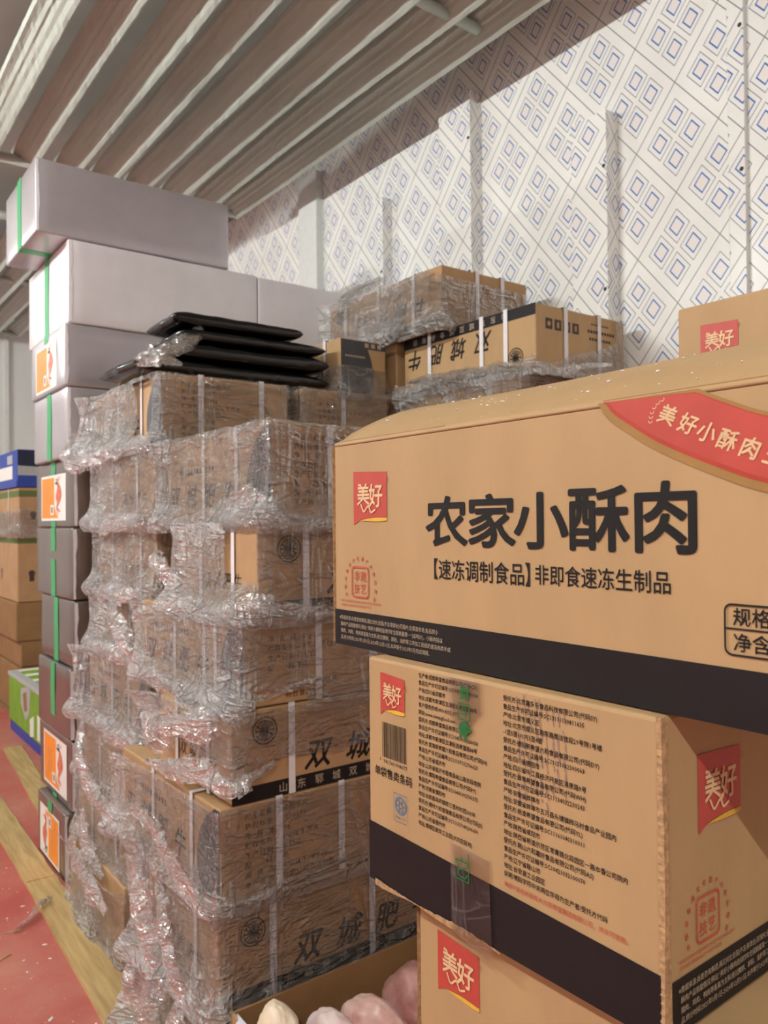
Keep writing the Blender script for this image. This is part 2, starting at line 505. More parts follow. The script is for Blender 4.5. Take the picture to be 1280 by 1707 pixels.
trim(4, 1.715, 1.87, 2.725, 0.066, M['trim_pat_side'], M['trim_pat'], (2.53, 2.1))
trim(5, 1.245, 1.30, 3.299, 0.018, M['wall_plain'], M['trim_pat'], (2.36, 2.8))
# joint battens on the far wall
for k, x in enumerate((0.35, 0.95, 1.28, 1.62, 1.95)):
    structure(box_obj('trim_%d' % (6+k), (x, 8.26, 0), (x+.045, 8.301, 3.299), M['trim_white'], None, .004))

# ------------------------------------------------------------------ ceiling cooling coils
def coil_tube(y0, y1, seed):
    prof = [(.070, -.004), (.078, .002), (.074, .010), (.034, .042), (.002, .066), (-.016, .074), (-.030, .070), (-.034, .058), (-.026, .048), (-.012, .046),
            (-.002, .043), (.010, .033), (.020, .032), (.032, .022), (.044, .016), (.058, .003)]
    n = max(2, int((y1-y0)/.03)); rs = np.random.RandomState(seed)
    V = []; F = []; m = len(prof)
    ph = rs.rand(4)*6
    for i in range(n+1):
        y = y0+(y1-y0)*i/n
        wob = .004*math.sin(y*2.1+ph[0])
        for j, (x, z) in enumerate(prof):
            a = .0011 if j in (0, 1, 2) else .0008
            V.append((x+wob+rs.normal()*a*.6, y, z+rs.normal()*a+.002*math.sin(y*3+ph[1])))
    for i in range(n):
        for j in range(m):
            a = i*m+j; b = i*m+(j+1) % m
            F.append((a, b, b+m, a+m))
    F.append(tuple(range(m))[::-1]); F.append(tuple(n*m+j for j in range(m)))
    return V, F
TX = [0.772, 0.950, 1.147, 1.318, 1.497, 1.684, 1.864, 2.044]
def coil(label, y0, y1, txs, brackets):
    t = thing('cooling_coil', label, 'cooling coil', (0, (y0+y1)/2, 3.05), 0)
    yo = (y0+y1)/2
    for k, x in enumerate(txs):
        V, F = coil_tube(y0-yo, y1-yo, 11+k)
        V = [(a+x-.076, b, c) for a, b, c in V]
        from_py('finned_tube', V, F, M['coil'], t, False)
    for yb in brackets:
        bm = bmesh.new()
        bmesh.ops.create_cone(bm, cap_ends=True, segments=12, radius1=.020, radius2=.020, depth=txs[-1]-txs[0]+.02,
                              matrix=Matrix.Translation(((txs[0]+txs[-1])/2-.076, yb-yo, .026)) @ Matrix.Rotation(math.pi/2, 4, 'Y'))
        from_bm('bracket_bar', bm, M['coil'], t, True)
        for x in (txs[0]-.076, txs[len(txs)//2]-.076, txs[-1]-.076):
            box_obj('hanger', (x-.008, yb-yo-.008, .04), (x+.008, yb-yo+.008, .2505), M['coil'], t)
    for ye in (y0, y1):
        bm = bmesh.new()
        bmesh.ops.create_cone(bm, cap_ends=True, segments=14, radius1=.024, radius2=.024, depth=txs[-1]-txs[0]+.16,
                              matrix=Matrix.Translation(((txs[0]+txs[-1])/2-.076, ye-yo, .022)) @ Matrix.Rotation(math.pi/2, 4, 'Y'))
        from_bm('header_pipe', bm, M['coil'], t, True)
    return t
coil('frost-edged aluminium finned cooling coil under the ceiling, above the silver carton stack', -1.2, 4.12, TX, (2.06, -0.6))
coil('second finned cooling coil at the far left, deeper in the room under the ceiling', 4.9, 7.9, TX[:6], (6.2,))

# ------------------------------------------------------------------ lamps over the aisle
for i, (x, y, z) in enumerate(LAMPS):
    t = thing('tube_lamp', 'LED tube lamp hanging over the aisle, %s' % ('nearest the camera', 'beside the silver stack', 'farthest from the camera')[i], 'lamp', (x, y, z))
    bm = bmesh.new(); bmesh.ops.create_cone(bm, cap_ends=True, segments=16, radius1=.015, radius2=.015, depth=1.2, matrix=Matrix.Rotation(math.pi/2, 4, 'X'))
    from_bm('glowing_tube', bm, M['glow'], t, True)
    box_obj('housing', (-.02, -.62, .022), (.02, .62, .05), M['lamp_body'], t, .004)
    for e in (-1, 1):
        box_obj('end_cap', (-.018, e*.61-.01, -.018), (.018, e*.61+.01, .022), M['lamp_body'], t, .003)
        box_obj('hanger', (-.004, e*.5-.004, .05), (.004, e*.5+.004, .4205), M['lamp_body'], t)

# ------------------------------------------------------------------ boards laid on the floor
def board(label, pts, wd, seed, group=None):
    (xa, ya), (xb, yb) = pts
    rs = np.random.RandomState(seed); n = 24
    V = []; F = []
    for i in range(n+1):
        t = i/n; x = xa+(xb-xa)*t; y = ya+(yb-ya)*t
        w1, w2 = wd/2+rs.normal()*.0012, wd/2+rs.normal()*.0012
        V += [(x-w1, y, 0.0), (x-w1+.002, y, .012), (x+w2-.002, y, .012+rs.normal()*.0005), (x+w2, y, 0.0)]
    for i in range(n):
        for j in range(4):
            a = i*4+j; b = i*4+(j+1) % 4
            F.append((a, b, b+4, a+4))
    F += [(0, 1, 2, 3), (n*4+3, n*4+2, n*4+1, n*4)]
    o = from_py('floor_board', V, F, M['wood'])
    return tag(o, label, 'board', group)
board('pale wooden floor board in the lower left corner, nearer of two laid end to end', [(0.668, 1.0), (0.722, 3.07)], 0.106, 1)
board('pale wooden board on the red floor, continuing the near board past the joint', [(0.722, 3.076), (0.745, 4.7)], 0.104, 2)
board('pale wooden floor board behind the silver carton stack, leading to the green carton', [(0.925, 3.72), (1.02, 5.0)], 0.10, 3)
# ------------------------------------------------------------------ wrapping film
def film_sheet(dx, dy, dz, seed, parent, fx=None, fy=None, keep=None, lo=-.03, hi=.0, ax=.010, ay=.004, hx=.28, hy=.10,
               bot=.030, top=.014, end=.03, boty=.010, step=.0065, name='plastic_wrap', lmax=.16, patch=0.0):
    """film that runs along the -X face (u from dy to 0), round the near corner and along the -Y face"""
    fx = dy if fx is None else fx; fy = dx if fy is None else fy
    nu = int((fx+fy)/step); nv = int((dz-lo+hi)/step)
    U, Z = np.meshgrid(np.linspace(-fx, fy, nu+1), np.linspace(lo, dz+hi, nv+1), indexing='ij')
    u = U.ravel(); z = Z.ravel()
    base = np.stack([np.maximum(u, 0), np.maximum(-u, 0)], 1)
    ang = np.clip((u+.03)/.06, 0, 1); ang = ang*ang*(3-2*ang)*np.pi/2
    nrm = np.stack([-np.cos(ang), -np.sin(ang)], 1)
    side = 1-np.clip((u+.02)/.10, 0, 1)                 # 1 on the -X face, 0 on the -Y face
    g0 = np.exp(-((z+.002)/.040)**2); g1 = np.exp(-((z-dz)/.030)**2); ge = np.exp(-((u+fx)/.07)**2)
    p3 = np.stack([base[:, 0], base[:, 1], z], 1)+seed*3.7
    sh = .9*math.sin(seed*1.7)
    pa = np.stack([base[:, 0]+sh*z, base[:, 1]*.8+sh*z, z*.55-.3*base[:, 1]], 1)+seed*3.7
    c1 = crumple(pa, seed, 9, .03, lmax); c2 = crumple(p3+9, seed+31, 9, .012, .05)
    big = fbm(p3*7, 2)
    wet = np.clip((fbm(p3*4+40, 2)-.30)*4, .15, 1)      # where the film clings and where it stands off
    A = (ax*side+ay*(1-side))*(.35+wet)
    off = .004+A*1.3*c1+A*.55*c2+(bot*side+boty*(1-side))*g0*(.35+1.3*big)+top*g1*(.5*side+.35)*(.3+big)+end*ge*side*(.4+big)
    over = np.maximum(0, z-dz)
    inn = np.where(over > 0, over*.9, 0)
    zz = np.where(over > 0, dz+.004+.010*c1*side+.004*c2, z)
    zz = np.where(z < 0, z*(.6+.9*big), zz)
    off = np.where(over > 0, np.maximum(off-inn, -inn), off)
    P = np.stack([base[:, 0]+nrm[:, 0]*off, base[:, 1]+nrm[:, 1]*off, zz], 1)
    hz = (hx*1.75*side+hy*.6*(1-side))*(.35+.9*wet)+.40*side*g0+.18*(1-side)*g0+.30*g1*side+.4*ge*side
    hz = hz*(1-.5*np.exp(-((u+.02)/.13)**2)*np.clip((z-.05)/.03, 0, 1))
    hz = hz*(.45+1.1*fbm(p3*13+5, 2))
    k = np.ones(len(u), bool)
    if keep is not None: k = keep(u, z, big, c1)
    k = k.reshape(nu+1, nv+1)
    I = np.arange((nu+1)*(nv+1)).reshape(nu+1, nv+1)
    q = k[:-1, :-1] & k[1:, :-1] & k[1:, 1:] & k[:-1, 1:]
    F = np.stack([I[:-1, :-1][q], I[1:, :-1][q], I[1:, 1:][q], I[:-1, 1:][q]], 1)
    return film_mesh(name, P, F, hz, parent)

def film_mesh(name, P, F, hz, parent, m=None):
    used = np.unique(F); mp = np.zeros(len(P), int); mp[used] = np.arange(len(used))
    P = P[used]; hz = hz[used]; F = mp[F]
    me = bpy.data.meshes.new(name)
    me.vertices.add(len(P)); me.vertices.foreach_set('co', P.astype(np.float32).ravel())
    me.loops.add(len(F)*4); me.loops.foreach_set('vertex_index', F.astype(np.int32).ravel())
    me.polygons.add(len(F)); me.polygons.foreach_set('loop_start', np.arange(0, len(F)*4, 4, dtype=np.int32))
    me.update(calc_edges=True)
    me.polygons.foreach_set('use_smooth', np.ones(len(F), bool))
    at = me.attributes.new('haze', 'FLOAT', 'POINT'); at.data.foreach_set('value', np.clip(hz, 0, 1).astype(np.float32))
    me.validate()
    return link(name, me, m or M['film'], parent)

def gather(pts, rad, seed, parent, haze=.7, squash=.6, step=.007, name='film_gather'):
    """loose film sagging along an edge: two crumpled ragged layers of sheet"""
    rad *= .85; haze *= .80
    P = [Vector(p) for p in seg_arc3(pts, 6)]
    L = [0]
    for a, b in zip(P, P[1:]): L.append(L[-1]+(b-a).length)
    n = max(8, int(L[-1]/step)); C = []
    for i in range(n+1):
        s = L[-1]*i/n; j = max(0, min(len(L)-2, int(np.searchsorted(L, s)-1)))
        t = (s-L[j])/max(1e-6, L[j+1]-L[j]); C.append(P[j].lerp(P[j+1], t))
    Cc = np.array([tuple(c) for c in C]); T = np.gradient(Cc, axis=0); T /= np.linalg.norm(T, axis=1, keepdims=True)+1e-9
    cen = np.array([.25, .25, 0])
    out = np.stack([np.minimum(-.35, Cc[:, 0]-.12), np.minimum(.0, Cc[:, 1]-.05), 0*Cc[:, 0]+.10], 1)
    out = np.where((Cc[:, :1] > .02), np.array([[-.12, -1, .12]]), out)
    out -= T*np.sum(out*T, 1, keepdims=True); out /= np.linalg.norm(out, axis=1, keepdims=True)+1e-9
    up = np.cross(T, out); nv = max(6, int(3.0*rad/step))
    allV, allF, allH = [], [], []; base = 0
    k = np.linspace(-1, 1, nv+1); I0 = np.arange((n+1)*(nv+1)).reshape(n+1, nv+1)
    tp = np.sin(np.pi*np.clip(np.linspace(.03, .97, n+1), 0, 1))**.4
    for lay in range(2):
        rg = fbm(Cc*14+seed*3+lay*7, 2)
        wd = rad*1.45*tp*(.25+1.5*rg)*np.where(Cc[:, 0] > .03, .55, 1.0)
        bow = (1-k[None, :]**2)*(rad*squash*1.1*(tp*np.where(Cc[:, 0] > .03, .5, 1.0))[:, None])*(.5+.9*fbm(Cc*11+seed+lay*5, 2)[:, None])
        V = Cc[:, None, :]+up[:, None, :]*(k[None, :, None]*wd[:, None, None])+out[:, None, :]*(bow[:, :, None]-.004*lay)
        V = V.reshape(-1, 3); p = V+seed*2.3+lay*11
        c1 = crumple(p, seed+5+lay, 9, .03, .12)-.5; c2 = crumple(p+3, seed+50+lay, 8, .012, .045)-.5; f2 = fbm(p*20, 2)
        O = np.repeat(out, nv+1, 0); U = np.repeat(up, nv+1, 0)
        V = V+O*((c1*rad*.95+c2*rad*.35)*1.0)[:, None]+U*(c1*rad*.35)[:, None]
        H = haze*(.10+1.05*np.clip((f2-.28)*2.2, 0, 1))
        rag = (np.abs(np.tile(k, n+1)) > .72+.5*(fbm(p*26, 2)-.35)).reshape(n+1, nv+1)
        q = ~(rag[:-1, :-1] & rag[1:, 1:])
        F = np.stack([I0[:-1, :-1][q], I0[1:, :-1][q], I0[1:, 1:][q], I0[:-1, 1:][q]], 1)+base
        allV.append(V); allF.append(F); allH.append(H); base += len(V)
    return film_mesh(name, np.concatenate(allV), np.concatenate(allF), np.concatenate(allH), parent)

def seg_arc3(pts, n=6):
    P = [Vector(p) for p in pts]
    if len(P) == 2: return P
    P = [P[0]*2-P[1]]+P+[P[-1]*2-P[-2]]
    out = []
    for i in range(1, len(P)-2):
        for k in range(n):
            t = k/n; a, b, c, d = P[i-1], P[i], P[i+1], P[i+2]
            out.append(.5*((2*b)+(c-a)*t+(2*a-5*b+4*c-d)*t*t+(3*b-a-3*c+d)*t**3))
    out.append(P[-2])
    return out

# ------------------------------------------------------------------ beef cartons
def face_long_a(fr, W, H, par):
    f = Flat(fr); f.rect(0, 0.0, W, .036); f.build('printed_band', M['band'], par)
    for k, ch in enumerate('山东郓城双城食品有限'):
        if .145+k*.05 < W: f = Flat(fr, .0011); f.text(ch, .120+k*.050, .008, .025, 1, .01); f.build('band_character', M['fine'], par)
    f = Flat(fr)
    f.ring(.085, .158, .031, .004); f.ring(.085, .158, .024, .002)
    for k in range(7):
        a = -.018+k*.006; hh = math.sqrt(max(0, .022**2-a*a))
        f.line([(.085+a, .158-hh), (.085+a*.4, .158), (.085+a, .158+hh)], .0030)
    f.line([(.063, .158), (.107, .158)], .004); f.line([(.066, .168), (.104, .148)], .003)
    for k in range(9): f.rect(.058+k*.006, .196, .062+k*.006, .200)
    f.build('round_emblem', M['ink'], par)
    for k, ch in enumerate('双城肥牛'):
        if .27+k*.118 < W: f = Flat(fr); f.text(ch, .190+k*.118, .052, .076, 1.0, .018, .22); f.build('brush_character', M['ink'], par)

def face_long_b(fr, W, H, par, text=True):
    f = Flat(fr)
    arc = seg_arc([(W-.025, H-.002), (W-.085, H*.80), (W-.120, H*.50), (W-.122, H*.22), (W-.095, .002)], 6)
    f.strip(arc, [(W-.001, y) for x, y in arc]); f.build('dark_print_panel', M['panel'], par)
    f = Flat(fr, .0011)
    f.ring(W-.045, H*.74, .011, .002, 16); f.line([(W-.045, H*.68), (W-.045, H*.60)], .002)
    f.line([(W-.075, H*.52), (W-.035, H*.56), (W-.022, H*.50), (W-.022, H*.36), (W-.03, H*.34)], .002)
    f.line([(W-.075, H*.52), (W-.075, H*.40)], .002); f.line([(W-.05, H*.40), (W-.05, H*.16)], .002); f.line([(W-.05, H*.30), (W-.028, H*.30)], .002)
    f.build('panel_pictograms', M['grey_print'], par)
    if text:
        for k, ch in enumerate('双城肥牛'):
            f = Flat(fr); f.text(ch, W-.62+k*.118, .045, .072, 1.0, .014, .22); f.build('brush_character', M['ink'], par)
        f = Flat(fr)
        for k in range(12): f.rect(.10+k*.02, .135, .112+k*.02, .150)
        f.build('small_lettering', M['ink'], par)

INFO = ['产品名称:精修肥牛片', '执行标准:SB/T10379', '净  含  量:20kg', '贮存条件:-18℃以下冷冻', '生产日期:见封口处', '配      料:牛肉', '保  质  期:-18℃以下18个月', '生产商:食品有限公司清洁包装']
INFO2 = ['', '净  含  量:25kg', '贮存条件:-18℃以下18个月', '生产日期:见封口', '配      料:牛肉', '', '        清洁包装材料制成', '        符合食品包装']
def face_info(fr, W, H, par, lines=INFO):
    f = Flat(fr)
    for k, ln in enumerate(lines):
        f.text(ln, .062, H-.034-k*.0225, .0165, 1.05, .006, spacing=1.12)
    f.build('product_details', M['ink_soft'], par)

def face_short(fr, W, H, par):
    f = Flat(fr)
    for k, ch in enumerate('双城肥牛'):
        f.text(ch, W-.30+k*.058, .06, .045, 1.0, .01, .2)
    f.build('lettering', M['ink_soft'], par)

def face_icons(fr, W, H, par):
    for k in range(4):
        x = W-.075-k*.042
        f = Flat(fr); f.rect(x, .040, x+.032, .074); f.build('handling_pictogram', M['ink_soft'], par)
    f = Flat(fr)
    for k in range(10): f.rect(.055+k*.014, .050, .065+k*.014, .060)
    for k in range(8): f.rect(.075+k*.014, .075, .085+k*.014, .084)
    for k in range(7): f.rect(.085+k*.013, .028, .094+k*.013, .034)
    f.build('handling_text', M['ink_soft'], par)
    f = Flat(fr, .0011)
    for k in range(4):
        x = W-.075-k*.042
        f.rect(x+.011, .048, x+.021, .066) if k % 2 else f.disc(x+.016, .057, .008, 10)
    f.build('pictogram_shapes', M['kraft_old'], par)

def straps(par, dx, dy, dz, xs=(), ys=()):
    """flat strapping bands round the carton; xs on the -Y face, ys on the -X face"""
    e = .0040; hw = .0090
    for x in xs:
        V = []; lp = [(-e, -.0008), (dy+e, -.0008), (dy+e, dz+e), (-e, dz+e)]
        for y, z in lp: V += [(x-hw, y, z), (x+hw, y, z)]
        from_py('strap', V, [(2*i, 2*i+1, (2*i+3) % 8, (2*i+2) % 8) for i in range(4)], M['strap'], par)
    for y in ys:
        V = []; lp = [(-e, -.0008), (dx+e, -.0008), (dx+e, dz+e), (-e, dz+e)]
        for x, z in lp: V += [(x, y-hw, z), (x, y+hw, z)]
        from_py('strap', V, [(2*i, 2*i+1, (2*i+3) % 8, (2*i+2) % 8) for i in range(4)], M['strap'], par)

def beef(label, x, y, z, dims, left=None, front=None, flip=False, xs=None, ys=None, seed=1, film=None, mat_='kraft_old', group='strapped beef cartons in the wrapped stack', name='beef_carton'):
    dx, dy, dz = dims
    t = thing(name, label, 'carton', (x, y, z), 0, group)
    V, F = rounded_box(dx, dy, dz, .005)
    from_py('carton_body', V, F, M[mat_], t)
    fl = Frame((0, dy, 0), (0, -1, 0)); ff = Frame((0, 0, 0), (1, 0, 0))
    if flip: fl, ff = fl.flipped(dy, dz), ff.flipped(dx, dz)
    for kind, fr, W in ((left, fl, dy), (front, ff, dx)):
        if kind == 'a': face_long_a(fr, W, dz, t)
        elif kind == 'b': face_long_b(fr, W, dz, t)
        elif kind == 'info': face_info(fr, W, dz, t)
        elif kind == 'info2': face_info(fr, W, dz, t, INFO2)
        elif kind == 'short': face_short(fr, W, dz, t)
        elif kind == 'icons': face_icons(fr, W, dz, t)
    straps(t, dx, dy, dz, xs or (), ys or ())
    if film is not None:
        film_sheet(dx, dy, dz, seed, t, **film)
    return t

LY = (.435, .648)     # long side towards the aisle
LX = (.648, .435)     # short side towards the aisle
def D(p, h): return (p[0], p[1], h)
FY = 1.65
# front column, rows counted from the top; corner x drifts outwards towards the floor
t = beef('wrapped beef carton with dark corner panel, topmost of the front column beside the kraft carton', .900, FY, 1.303, D(LY, .232), 'b', 'info', xs=(.165, .31), ys=(.175, .375), seed=2,
         film=dict(hi=.05, ax=.012, ay=.010, hx=.22, hy=.12, bot=.05, boty=.022))
gather([(.0-.01, .64, .0), (-.02, .45, -.012), (-.03, .22, -.006), (-.03, .02, .02), (.10, -.012, .0), (.40, -.010, -.004)], .030, 3, t, .75)
gather([(-.022, .25, .03), (-.028, .08, .055), (-.008, -.018, .04)], .030, 81, t, .9)
gather([(-.01, .66, .19), (-.02, .645, .06), (-.02, .63, -.02)], .028, 4, t, .7)
t = beef('film-bagged beef carton with round emblem on its right face, second row of the front column', .862, FY, 1.079, D(LX, .222), 'short', 'a', xs=(.13, .42), ys=(.12, .31), seed=5,
         film=dict(ax=.014, ay=.004, hx=.45, hy=.08, bot=.05, boty=.020, keep=lambda u, z, b, c: ~((u > -.13-.10*(b-.4)) & (u < .0) & (z > .06+.05*c))))
gather([(-.01, .46, .01), (-.03, .30, -.01), (-.03, .12, .0), (-.012, -.014, .03), (.22, -.012, .0), (.6, -.010, -.005)], .026, 6, t, .75)
gather([(-.012, .64, .12), (-.03, .5, .1), (-.02, .44, .03)], .04, 61, t, .7)
t = beef('beef carton with dark icon panel seen through film, third row of the front column', .826, FY, .871, D(LY, .206), 'b', 'info2', xs=(.20, .36), ys=(.145, .21, .40), seed=7,
         film=dict(ax=.012, ay=.003, hx=.30, hy=.07, bot=.04, boty=.012, keep=lambda u, z, b, c: ~((u > .02) & (z < .03+.02*b) & (u < .16))))
gather([(-.015, .63, -.005), (-.025, .40, .0), (-.03, .20, -.008), (-.018, .03, .012), (.10, -.012, .035), (.2, -.012, .05)], .028, 8, t, .8)
t = beef('beef carton with bare lower edge and black lettered band under a sagging film bag', .794, FY, .658, D(LX, .210), 'short', 'a', xs=(.155, .42), ys=(.12, .31), seed=9,
         film=dict(ax=.030, ay=.010, hx=.5, hy=.12, bot=.02, boty=.015, top=.05,
                   keep=lambda u, z, b, c: z > np.where(u > 0, .052+.20*np.maximum(0, np.minimum(u-.04, .09))+.03*b, .045+.06*b+.25*np.maximum(0, -u-.08))))
gather([(.10, -.022, .085), (.03, -.028, .062), (-.022, -.02, .050), (-.035, .08, .065), (-.05, .22, .04), (-.05, .40, .02)], .030, 10, t, .8)
gather([(-.02, .02, .19), (-.05, .14, .16), (-.06, .28, .12), (-.045, .43, .14)], .055, 101, t, .75, .8)
t = beef('beef carton with product details and a dark corner strip, below the black lettered band', .764, FY, .442, D(LY, .213), 'b', 'info', xs=(.15, .325), ys=(.15, .40), seed=11,
         film=dict(ax=.010, ay=.002, hx=.16, hy=.08, bot=.04, boty=.014))
gather([(-.02, .62, .05), (-.03, .42, .09), (-.04, .25, .08), (-.035, .10, .01), (-.012, -.012, .0), (.2, -.012, .012), (.42, -.01, .03)], .024, 12, t, .65)
t = beef('wrapped beef carton with emblem and brush lettering directly behind the open carton', .760, FY, .202, D(LX, .236), 'short', 'a', xs=(.135, .42), ys=(.12, .33), seed=13,
         film=dict(ax=.022, ay=.007, hx=.32, hy=.10, bot=.05, boty=.02, end=.05))
gather([(-.03, .42, .22), (-.05, .34, .14), (-.045, .27, .03), (-.035, .18, -.03)], .045, 14, t, .75, .8)
gather([(-.02, .30, .20), (-.045, .2, .10), (-.04, .10, .0), (-.02, .0, -.02)], .030, 141, t, .7, .8)
t = beef('beef carton on the floor hung with loose film, lowest of the front column', .765, FY, .0, D(LX, .200), 'short', None, seed=15, film=dict(ax=.03, ay=.006, hx=.4, bot=.03, lo=.012, end=.06))
gather([(-.03, .43, .19), (-.06, .40, .09), (-.05, .36, .035)], .045, 16, t, .8, .8)
gather([(-.03, .28, .19), (-.065, .25, .12), (-.05, .20, .035)], .05, 17, t, .8, .8)
gather([(-.03, .14, .19), (-.06, .10, .10), (-.04, .06, .035)], .045, 18, t, .8, .8)

# back column, next to the silver cartons
BY = 2.306
t = beef('wrapped beef carton with dark corner panel carrying the black plastic bags, topmost row', .888, BY, 1.541, D(LY, .216), 'b', 'info', xs=(.125, .335), ys=(.165, .385), seed=21,
         film=dict(ax=.016, ay=.006, hx=.42, hy=.08, bot=.07, boty=.008, end=.08, keep=lambda u, z, b, c: ~((u > -.17) & (u < -.06+.1*(z-.05)) & (z > .03+.05*b) & (z < .20))))
gather([(-.05, .67, .10), (-.09, .655, .02), (-.085, .60, -.03), (-.06, .45, -.02), (-.04, .25, .0), (-.02, .05, .0)], .042, 22, t, .8, .8)
beef('wrapped carton right of the carton carrying black bags, half hidden by the kraft carton', 1.380, BY, 1.541, D((.36, .648), .216), None, 'info2', xs=(.165,), seed=23,
     film=dict(fx=.05, ax=.008, ay=.012, hx=.2, hy=.22, boty=.02))
t = beef('crumpled film-bagged carton just under the topmost carton, next to the silver stack', .872, BY, 1.303, D((.435, .575), .232), 'short', None, ys=(.16, .40), seed=24, film=dict(ax=.022, hx=.42, bot=.05, end=.0))
gather([(-.0, .55, .02), (-.035, .42, -.01), (-.05, .25, .0), (-.04, .04, .01)], .034, 25, t, .8)
t = beef('film-bagged carton next to the silver stack, third from the top of the back column', .872, BY, 1.079, D((.435, .575), .222), 'short', None, ys=(.13, .40), seed=26, film=dict(ax=.020, hx=.35, bot=.04, end=.01))
gather([(-.0, .55, .02), (-.035, .42, -.006), (-.05, .25, .0), (-.04, .04, .01)], .032, 27, t, .85)
t = beef('film-bagged carton in the narrow bulge of film, fourth from the top of the back column', .870, BY, .885, D((.435, .58), .192), None, None, ys=(.23, .37), seed=28, film=dict(ax=.020, hx=.42, bot=.03, end=.01))
gather([(-.02, .30, .19), (-.06, .20, .12), (-.06, .08, .05), (-.04, .0, .0)], .040, 29, t, .8, .8)
t = beef('carton with a curved dark corner strip bulging out of film, mid back column', .845, BY-.03, .658, D((.435, .62), .225), 'b', None, ys=(.20, .36), seed=30, film=dict(ax=.022, hx=.26, bot=.04, end=.05, top=.04))
gather([(-.02, .60, .225), (-.035, .40, .235), (-.03, .20, .235), (-.02, .02, .22)], .030, 31, t, .6)
gather([(-.02, .5, .02), (-.04, .30, -.01), (-.05, .12, -.01), (-.03, .0, .0)], .034, 311, t, .8)
t = beef('film-draped beef carton below the bulging one, third from the floor in the back column', .826, BY, .442, D((.435, .60), .213), 'short', None, ys=(.16, .40), seed=32, film=dict(ax=.018, hx=.26, bot=.03, end=.01))
gather([(-.01, .56, .21), (-.04, .48, .12), (-.05, .40, .03), (-.04, .25, -.03), (-.03, .08, -.07)], .032, 33, t, .8, .8)
t = beef('film-draped beef carton second from the floor in the back column', .800, BY, .243, D((.435, .57), .197), 'short', None, ys=(.16, .40), seed=34, film=dict(ax=.014, hx=.20, bot=.02, end=.0))
gather([(-.0, .48, .10), (-.03, .42, .06), (-.04, .32, .02), (-.05, .15, -.02)], .030, 35, t, .75, .8)
t = beef('beef carton in a rounded film bag on the floor beside the lowest silver carton', .768, BY+.0, .012, D((.435, .56), .229), None, None, seed=36, film=dict(ax=.018, hx=.26, bot=.01, lo=.0, top=.05, end=.0))
gather([(-.0, .52, .20), (-.03, .42, .235), (-.04, .25, .20), (-.035, .05, .15)], .034, 37, t, .8)

# upper cartons towards the wall
t = beef('upside-down beef carton with brush lettering and dark band, strapped in white, under the printed wall', 1.816, FY, 1.760, D(LY, .207), 'a', 'icons', True, xs=(.135, .30), ys=(.125, .235, .50), seed=41, mat_='kraft',
         film=dict(ax=.012, ay=.010, hx=.35, hy=.30, bot=.04, boty=.03, lo=-.02, hi=.0,
                   keep=lambda u, z, b, c: (z < np.where(u > 0, .012+.30*np.maximum(0, u-.02)+.03*b, .028+.05*b)) | (u > .375)))
gather([(-.02, .60, .05), (-.03, .40, .03), (-.035, .20, .02), (-.03, .03, .005), (.08, -.02, .0), (.2, -.02, .03), (.34, -.02, .05)], .030, 42, t, .8)
t = beef('glittering film-wrapped carton highest under the wall, with bare top edge', 1.772, 2.035, 1.970, D((.42, .70), .208), 'a', None, xs=(.165, .29), ys=(.15, .36, .58), seed=43,
         film=dict(ax=.016, ay=.004, hx=.30, hy=.18, bot=.05, top=.02, end=.06, keep=lambda u, z, b, c: ~((u > -.03) & (z > .165+.02*b)) & ~((u > -.26) & (z > .195)) ))
gather([(-.02, .55, .03), (-.04, .38, .04), (-.04, .2, .02)], .045, 44, t, .8)
gather([(-.01, .62, .22), (.0, .50, .235), (.02, .34, .24)], .035, 45, t, .5)
t = beef('small carton with dark printed panel beside the black bags', 1.547, 2.322, 1.759, D((.20, .435), .195), 'short', None, ys=(.10, .30), seed=46, mat_='kraft',
         film=dict(ax=.006, ay=.006, hx=.12, hy=.25, boty=.03, hi=.0, keep=lambda u, z, b, c: (z < .085+.04*b-.1*np.maximum(0, u-.1)) & (u > -.2)))
fr = Frame((0, 0, 0), (1, 0, 0))
f = Flat(fr); arc = seg_arc([(.118, .165), (.135, .12), (.143, .06), (.140, .002)], 5)
f.strip(arc, [(.002, b) for a, b in arc]); f.rect(.002, .165, .199, .191); f.build('dark_print_panel', M['panel'], t)
f = Flat(fr, .0011)
for k in range(8): f.rect(.02+k*.011, .130, .028+k*.011, .137)
for k in range(3): f.rect(.105+k*.028, .171, .122+k*.028, .186)
f.build('panel_lettering', M['fine'], t)
t = beef('film-covered carton end with emblem just above the large kraft carton, under the upside-down carton', 1.800, 1.70, 1.541, D((.44, .60), .214), 'short', 'a', xs=(.27,), ys=(.13, .34), seed=47,
         film=dict(ax=.014, ay=.004, hx=.30, hy=.08, bot=.03, top=.04))
gather([(-.01, .60, .20), (-.02, .40, .225), (-.03, .2, .225), (-.02, .04, .215)], .032, 48, t, .75)

# cartons hidden inside the stack: plain, they only carry what is seen above
HG = 'cartons hidden inside the beef stack'
def hidden(x, y, z, d): beef('plain brown carton hidden inside the beef carton stack behind the strapped ones', x, y, z, d, group=HG)
for (x, y, d) in ((1.80, 1.70, (.44, .58)), (1.38, BY, (.36, .648)), (1.80, BY, (.44, .648))):
    for k, (z0, z1) in enumerate(((.0, .30), (.302, .61), (.612, .92), (.922, 1.23), (1.232, 1.539))):
        hidden(x, y, z0, (d[0], d[1], z1-z0))
hidden(1.80, BY, 1.541, (.44, .648, .216)); hidden(1.80, BY+.02, 1.759, (.44, .60, .209))
for z0, z1 in ((.0, .30), (.302, .61), (.612, .90)): hidden(1.425, FY, z0, (.36, .60, z1-z0))

